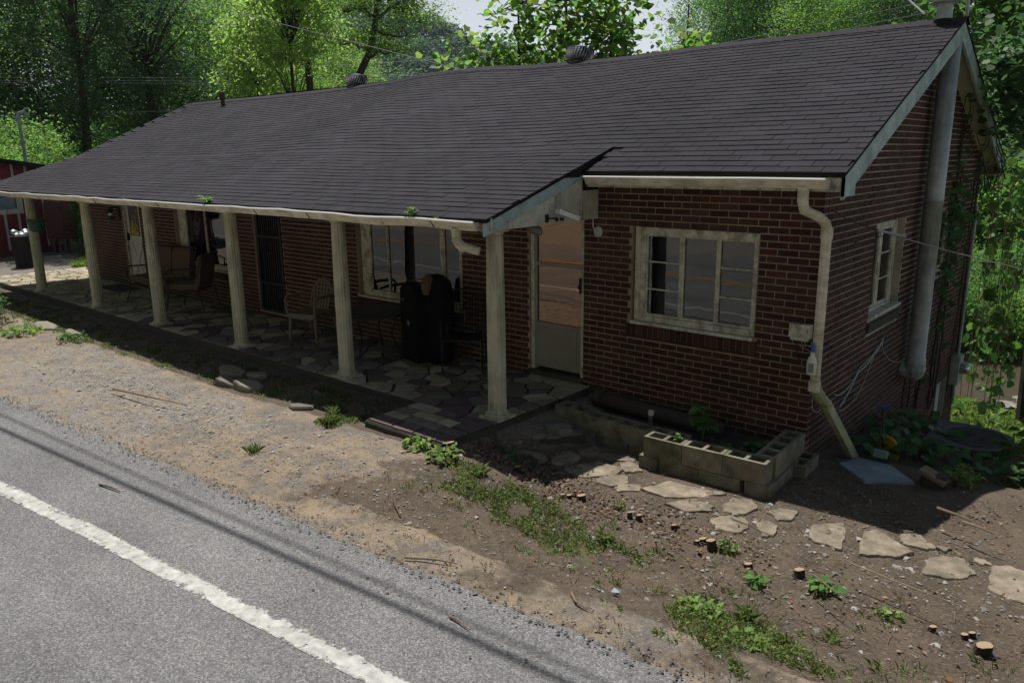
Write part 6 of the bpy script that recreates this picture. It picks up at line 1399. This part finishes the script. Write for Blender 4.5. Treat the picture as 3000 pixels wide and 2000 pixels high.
patch('ground_vine', 'vine leaves lying on top of the air conditioner', 'plant', 1.05, 2.1, .34, .25, 6, .08, .14, 'leaf_kudzu', 52, z=-.42)
patch('ground_vine', 'leafy stems rising right of the air conditioner', 'plant', 1.75, 1.9, .35, .6, 130, .75, .12, 'leaf_kudzu', 53)
patch('ground_vine', 'dark leaves along the foot of the end wall behind the lid', 'plant', .35, 2.2, .3, .9, 120, .35, .11, 'leaf_dark', 54)
patch('fern', 'yellow green feathery fern beside the rotten log', 'fern', 1.28, .38, .13, .13, 150, .22, .07, 'leaf_bright', 55, 'slim')
patch('ground_vine', 'leafy clump at the right edge behind the wooden post', 'plant', 1.9, 1.2, .4, .5, 110, .3, .1, 'leaf_dark', 56)
# shrub at the far left of the porch
for (x, y, rx, n, h, ls, lab, mt, sd) in ((-13.6, -3.1, .7, 600, 1.0, .07, 'twiggy dark shrub before the leftmost porch column', 'leaf_dark', 60), (-14.6, -2.9, .6, 500, .8, .07, 'twiggy green shrub at the left edge of the picture', 'leaf_mid', 61)):
    t = patch('shrub', lab, 'shrub', x, y, rx, .45, n, h, ls, mt, sd, 'leaf')
for (x, y, r, n, h, ls, lab, mt, sd) in ((-12.0, -2.95, .35, 130, .2, .1, 'bright broad-leaved weed at the sunny edge left', 'weed', 62), (-10.8, -2.62, .3, 90, .14, .08, 'green weed in the strip below the third column', 'leaf_mid', 63), (-2.32, -2.55, .16, 60, .2, .08, 'green weed beside the leaning stump at the step corner', 'weed', 64),
                                         (-2.75, -2.5, .16, 60, .14, .08, 'yellow green weed at the front edge of the entrance step', 'leaf_bright', 65), (-16.9, -.6, .12, 30, .15, .12, 'small bright weed on the sunny stones behind the second column', 'leaf_bright', 66), (.95, -2.2, .09, 60, .1, .07, 'green weed with lobed leaves around the wide flat stump', 'leaf_mid', 67),
                                         (1.38, -2.24, .09, 60, .07, .045, 'low green weed around the pale cut stump', 'weed', 68), (.22, -2.1, .08, 70, .12, .04, 'small feathery weed right of the stump cluster', 'weed', 69), (.55, -2.42, .06, 20, .12, .08, 'young weed with drooping leaves in bare soil', 'leaf_mid', 70), (-.8, -2.02, .05, 26, .14, .03, 'thin upright weed behind the dark stump pair', 'weed', 71),
                                         (.45, -2.98, .16, 150, .08, .045, 'dense bright weed patch in the lower grass', 'weed', 72), (.85, -3.18, .14, 120, .07, .042, 'second bright weed patch lower right in the grass', 'weed', 73), (1.75, -3.1, .07, 14, .05, .08, 'flat rosette weed near the bottom right corner', 'leaf_mid', 74), (-.05, -3.28, .05, 5, .03, .08, 'three pale fallen leaves on the soil near the road', 'sheet_plastic', 75),
                                         (-2.1, -1.95, .14, 18, .1, .07, 'dark weed in the shaded leaf litter', 'leaf_dark', 76)):
    patch('weed', lab, 'weed', x, y, r, r*.8, n, h, ls, mt, sd, 'leaf', 'weeds in the yard')
# --- grass blades, leaf litter, gravel, small twigs (uncountable)
def blades(polys, n, h, wd, matn, label, seed, clumps=0):
    g = np.random.default_rng(seed); out = []
    tot = 0
    for P, cnt in zip(polys, n):
        x0, x1 = min(p[0] for p in P), max(p[0] for p in P); y0, y1 = min(p[1] for p in P), max(p[1] for p in P); k = 0
        while k < cnt:
            cx, cy = g.uniform(x0, x1), g.uniform(y0, y1)
            if not inpoly(cx, cy, P): continue
            if mn.noise(Vector((cx*3.1, cy*3.1, 9))) < -.1: continue
            for _ in range(g.integers(4, 16)): out.append((cx+g.normal(0, .022), cy+g.normal(0, .022))); k += 1
    A_ = np.array(out); N = len(A_); z = np.array([gzn(p[0], p[1]) for p in out])-.006
    hh = h*g.uniform(.35, 1.2, N); an = g.uniform(0, 6.28, N); lean = g.uniform(.15, .9, N)
    d = np.stack([np.cos(an), np.sin(an), np.zeros(N)], 1); s = np.stack([-np.sin(an), np.cos(an), np.zeros(N)], 1)*wd; B = np.stack([A_[:, 0], A_[:, 1], z], 1); U = np.array([0, 0, 1.])
    m_ = B+d*(hh*lean*.35)[:, None]+U*(hh*.6)[:, None]; tp = B+d*(hh*lean)[:, None]+U*(hh*(1.05-.45*lean))[:, None]
    V = np.stack([B-s, B+s, m_+s*.7, tp, m_-s*.7], 1).reshape(-1, 3); F = np.arange(N*5).reshape(N, 5)
    fast_mesh('grass', V, F, 5, matn, kind='stuff')
BANK = [(-1.2, 7.2), (2, 7.0), (2.4, 11.0), (-1.8, 11.0)]; LEFTG = [(-19.5, .6), (-18.6, 1.2), (-21, 2.6), (-23, 2.2)]
blades([G1, G2, G3, STRIP, [(-2.4, -3.2), (1.9, -3.7), (2.2, -2.3), (-1.5, -2.3)]], [4600, 3400, 1000, 12000, 1500], .055, .0016, 'grass', '', 80)
blades([BANK, LEFTG], [20000, 1500], .16, .012, 'weed', '', 81)
blades([[(-3, -3.9), (2.3, -3.7), (2.3, -1.8), (-2, -2.2)]], [1300], .04, .0015, 'dry_grass', '', 82)
for x, y, n, h, lab in ((-3.95, -2.62, 70, .15, 'bright grass tuft at the shadow edge by the entrance step'), (-4.15, -2.45, 40, .16, 'darker grass tuft just inside the shadow by the porch'), (-3.95, -3.5, 40, .12, 'thin grass tuft alone in the dirt near the road'), (-.55, -2.55, 50, .13, 'taller grass tuft in the middle of the grass patch'), (.72, -2.86, 60, .14, 'spiky grass tuft at the right of the lower grass'), (1.0, -3.0, 30, .1, 'small grass tuft in the bare soil lower right'), (-1.9, -2.55, 60, .12, 'thick blades at the top end of the grass patch'), (1.18, -2.72, 24, .08, 'little upright seedling tuft in the bare soil at right')):
    g = np.random.default_rng(int(abs(x*100))); mb = MB(); z = gz(x, y)-.01
    for k in range(n):
        a_ = g.uniform(0, 6.28); b0 = Vector((x+g.normal(0, .02), y+g.normal(0, .02), z)); d = Vector((math.cos(a_), math.sin(a_), 0)); s_ = Vector((-d.y, d.x, 0))*.004; hh = h*g.uniform(.5, 1.1); l = g.uniform(.2, .9)
        mb.add([b0-s_, b0+s_, b0+d*hh*l*.4+Vector((0, 0, hh*.65))+s_*.8, b0+d*hh*l+Vector((0, 0, hh*(1-.35*l))), b0+d*hh*l*.4+Vector((0, 0, hh*.65))-s_*.8], [(0, 1, 2, 3, 4)])
    tag(mb.build('grass_tuft', 'grass', loc=(x, y, z)), lab, 'grass tuft', 'grass tufts standing out in the yard')
def litter(name, regs, size, matn, seed, kind_='leaf', lift=.004):
    g = np.random.default_rng(seed); P = []
    for (cx, cy, rx, ry, n) in regs:
        a_ = g.normal(size=(n, 2))*[rx, ry]+[cx, cy]; P += [p for p in a_ if p[1] > -4.6 and not (-18.4 < p[0] < -2.5 and -1.7 < p[1] < 0) and not (-3.66 < p[0] < -2.48 and p[1] > -2.42 and p[1] < 0) and not (p[1] > -.05 and p[0] < 0)]
    P = np.array(P); z = np.array([max(gzn(p[0], p[1]), -.122 if p[1] < edge_y(p[0]) else -9) for p in P]); Cn = np.stack([P[:, 0], P[:, 1], z+lift+g.uniform(0, .012, len(P))], 1)
    if kind_ == 'leaf': V, F, k = leaf_arrays(Cn, size, g, 'leaf', 1.1)
    elif kind_ == 'twig':
        n = len(Cn); an = g.uniform(0, 6.28, n); ln = size*g.uniform(.3, 1.6, n); d = np.stack([np.cos(an), np.sin(an), g.uniform(-.05, .12, n)], 1)*ln[:, None]; s = np.stack([-np.sin(an), np.cos(an), np.zeros(n)], 1)*(.0022); u = np.array([0, 0, .004])
        q = [Cn-s, Cn+s, Cn+u, Cn+d-s*.5, Cn+d+s*.5, Cn+d+u*.6]; V = np.stack(q, 1).reshape(-1, 3); b_ = (np.arange(n)*6)[:, None]
        F = np.concatenate([b_+[0, 3, 5, 2], b_+[1, 2, 5, 4], b_+[0, 1, 4, 3]]); k = 4
    else:
        n = len(Cn); r = size*g.uniform(.35, 1.5, n)**1.3; D_ = np.array([(1, 0, 0), (-.5, .87, 0), (-.5, -.87, 0), (0, 0, .75), (.3, -.6, .4), (.4, .6, .35)]); J_ = g.uniform(.6, 1.3, (n, 6, 1)); an = g.uniform(0, 6.28, n); c_, s_ = np.cos(an), np.sin(an)
        Q = D_[None]*J_*r[:, None, None]; V = np.stack([Q[:, :, 0]*c_[:, None]-Q[:, :, 1]*s_[:, None], Q[:, :, 0]*s_[:, None]+Q[:, :, 1]*c_[:, None], Q[:, :, 2]*.6], 2)+Cn[:, None]-[0, 0, .004]; V = V.reshape(-1, 3)
        b_ = (np.arange(n)*6)[:, None]; F = np.concatenate([b_+f for f in ([0, 5, 3], [5, 1, 3], [1, 2, 3], [2, 4, 3], [4, 0, 3])]); k = 3
    fast_mesh(name, V, F, k, matn, kind='stuff')
litter('leaf_litter', [(-1.95, -1.95, .3, .22, 1700), (-1.0, -2.05, .45, .16, 600), (-.3, -1.95, .5, .2, 250), (.3, -.6, .4, .3, 300), (1.2, -.5, .6, .4, 300), (-5, -1.95, 1.6, .12, 700), (-9, -2.0, 3, .15, 500), (-22, .6, 1.2, .8, 900), (.6, -2.2, .9, .3, 260), (2.2, -.2, .6, .5, 200), (-1.5, -.4, .6, .15, 150)], .038, 'litter', 90)
litter('orange_leaves', [(-.2, -2.5, .5, .25, 16), (.8, -2.6, .7, .4, 14), (-6, -3.2, 3, .6, 12), (-1.5, -2.9, .8, .4, 10)], .05, 'litter_orange', 91)
litter('gravel', [(-7, -3.2, 2.2, .5, 2600), (-4.6, -3.4, .8, .35, 700), (-10, -3.2, 2.5, .5, 1200), (0, -2.6, 1.8, .7, 700), (-2.4, -3.4, .7, .4, 300), (1.2, -1.4, .7, .5, 500)], .0095, 'gravel', 92, 'rock')
litter('stone_chips', [(-6.6, -3.3, 2.0, .4, 620), (-9.5, -3.1, 1.8, .45, 260), (-1.2, -2.3, 1.4, .5, 120), (.8, -1.6, 1, .5, 150)], .022, 'gravel', 96, 'rock', .0)
litter('asphalt_crumbs', [(x_, edge_y(x_)+.02, .25, .07, 60) for x_ in np.arange(-8, 1.2, .35)]+[(-2, -4.7, 3, .4, 250)], .009, 'metal_dark', 93, 'rock')
litter('fine_twigs', [(0, -2.6, 1.3, .5, 1100), (.8, -1.2, .9, .5, 420), (-3, -3.7, 2, .3, 300), (-6.5, -3.3, 2, .5, 300), (1.4, -2.4, .6, .6, 420), (-1.2, -3.2, .8, .3, 260)], .05, 'twig', 94, 'twig')
litter('creek_stones', [(-.2, 11.4, 2.0, .3, 1300), (-.8, 12.6, 2, .6, 700), (-1, 16.5, 3, .8, 900)], .085, 'rock', 95, 'rock', .11)
# --- far wooded ridge: one mass of crowns
def ridge_h(x, y): return 0
g = np.random.default_rng(77); RP = []
for k in range(2300):
    az_ = g.uniform(-62, -24); D = g.uniform(170, 262); top = 52-.55*(az_+62)*1.0
    top = np.interp(az_, [-62, -50, -46.9, -43.5, -38, -30, -24], [58, 53, 49, 41, 36, 33, 31])
    f = (D-165)/(262-165); x, y = at(az_, D); RP.append((x, y, -3+top*f**1.15*.97, g.uniform(3.0, 5.2)))
RP = np.array(RP); hm_ = MB()
azs = list(range(-64, -21, 2))
for i, a_ in enumerate(azs):
    top = float(np.interp(a_, [-62, -50, -46.9, -43.5, -38, -30, -24], [58, 53, 49, 41, 36, 33, 31]))
    for j in range(8): f = j/7; x, y = at(a_, 160+105*f); hm_.v.append((x, y, -6+top*f**1.15*.95))
hm_.f += [(i*8+j, (i+1)*8+j, (i+1)*8+j+1, i*8+j+1) for i in range(len(azs)-1) for j in range(7)]
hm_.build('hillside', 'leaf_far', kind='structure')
n_per = 70; N = len(RP)*n_per; d = unit(g.normal(size=(N, 3))); d[:, 2] = np.abs(d[:, 2]); idx = np.repeat(np.arange(len(RP)), n_per)
P = RP[idx, :3]+d*RP[idx, 3:4]*np.array([.75, .75, .8])*g.uniform(.8, 1.05, (N, 1)); V, F, k = leaf_arrays(P, 1.25, g, 'leaf', 1.0)
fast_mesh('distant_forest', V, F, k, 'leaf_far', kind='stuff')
# --- power lines crossing behind the roof
PLG = 'power lines behind the house'
def span(a0, D0, e0, a1, D1, e1, r, lab, sg=0.0):
    x0, y0 = at(a0, D0); x1, y1 = at(a1, D1); wire([(x0, y0, CAM.z+D0*math.tan(R(e0))), (x1, y1, CAM.z+D1*math.tan(R(e1)))], r, lab, PLG, 'cable_steel', sg)
for i, (e0, e1) in enumerate(((4.65, 6.1), (4.5, 5.9), (4.38, 5.72))): span(-77, 30, e0, -60, 34, e1-.9, .008, ['top wire of the three crossing the trees at far left', 'middle wire of the three crossing the trees at far left', 'lowest wire of the three crossing the trees at far left'][i])
span(-77, 30, 2.45, -62.5, 33, 3.1, .008, 'single wire joined to the service mast at left')
span(-64, 26, 10.2, -44.0, 14.3, 5.75, .009, 'long wire sloping down to the middle of the ridge', .0)
for i, (e0, e1) in enumerate(((6.3, 8.9), (5.6, 8.3), (5.1, 7.9))): span(-31.5, 40, e0, -13.2, 44, e1, .012, ['top wire above the right half of the ridge', 'middle wire above the right half of the ridge', 'lowest wire above the right half of the ridge'][i])
for i, (e0, e1) in enumerate(((6.0, 6.7), (5.2, 5.6))): span(-54, 42, e0, -42, 40, e1, .01, ['upper wire crossing before the distant hill', 'lower wire crossing before the distant hill'][i])
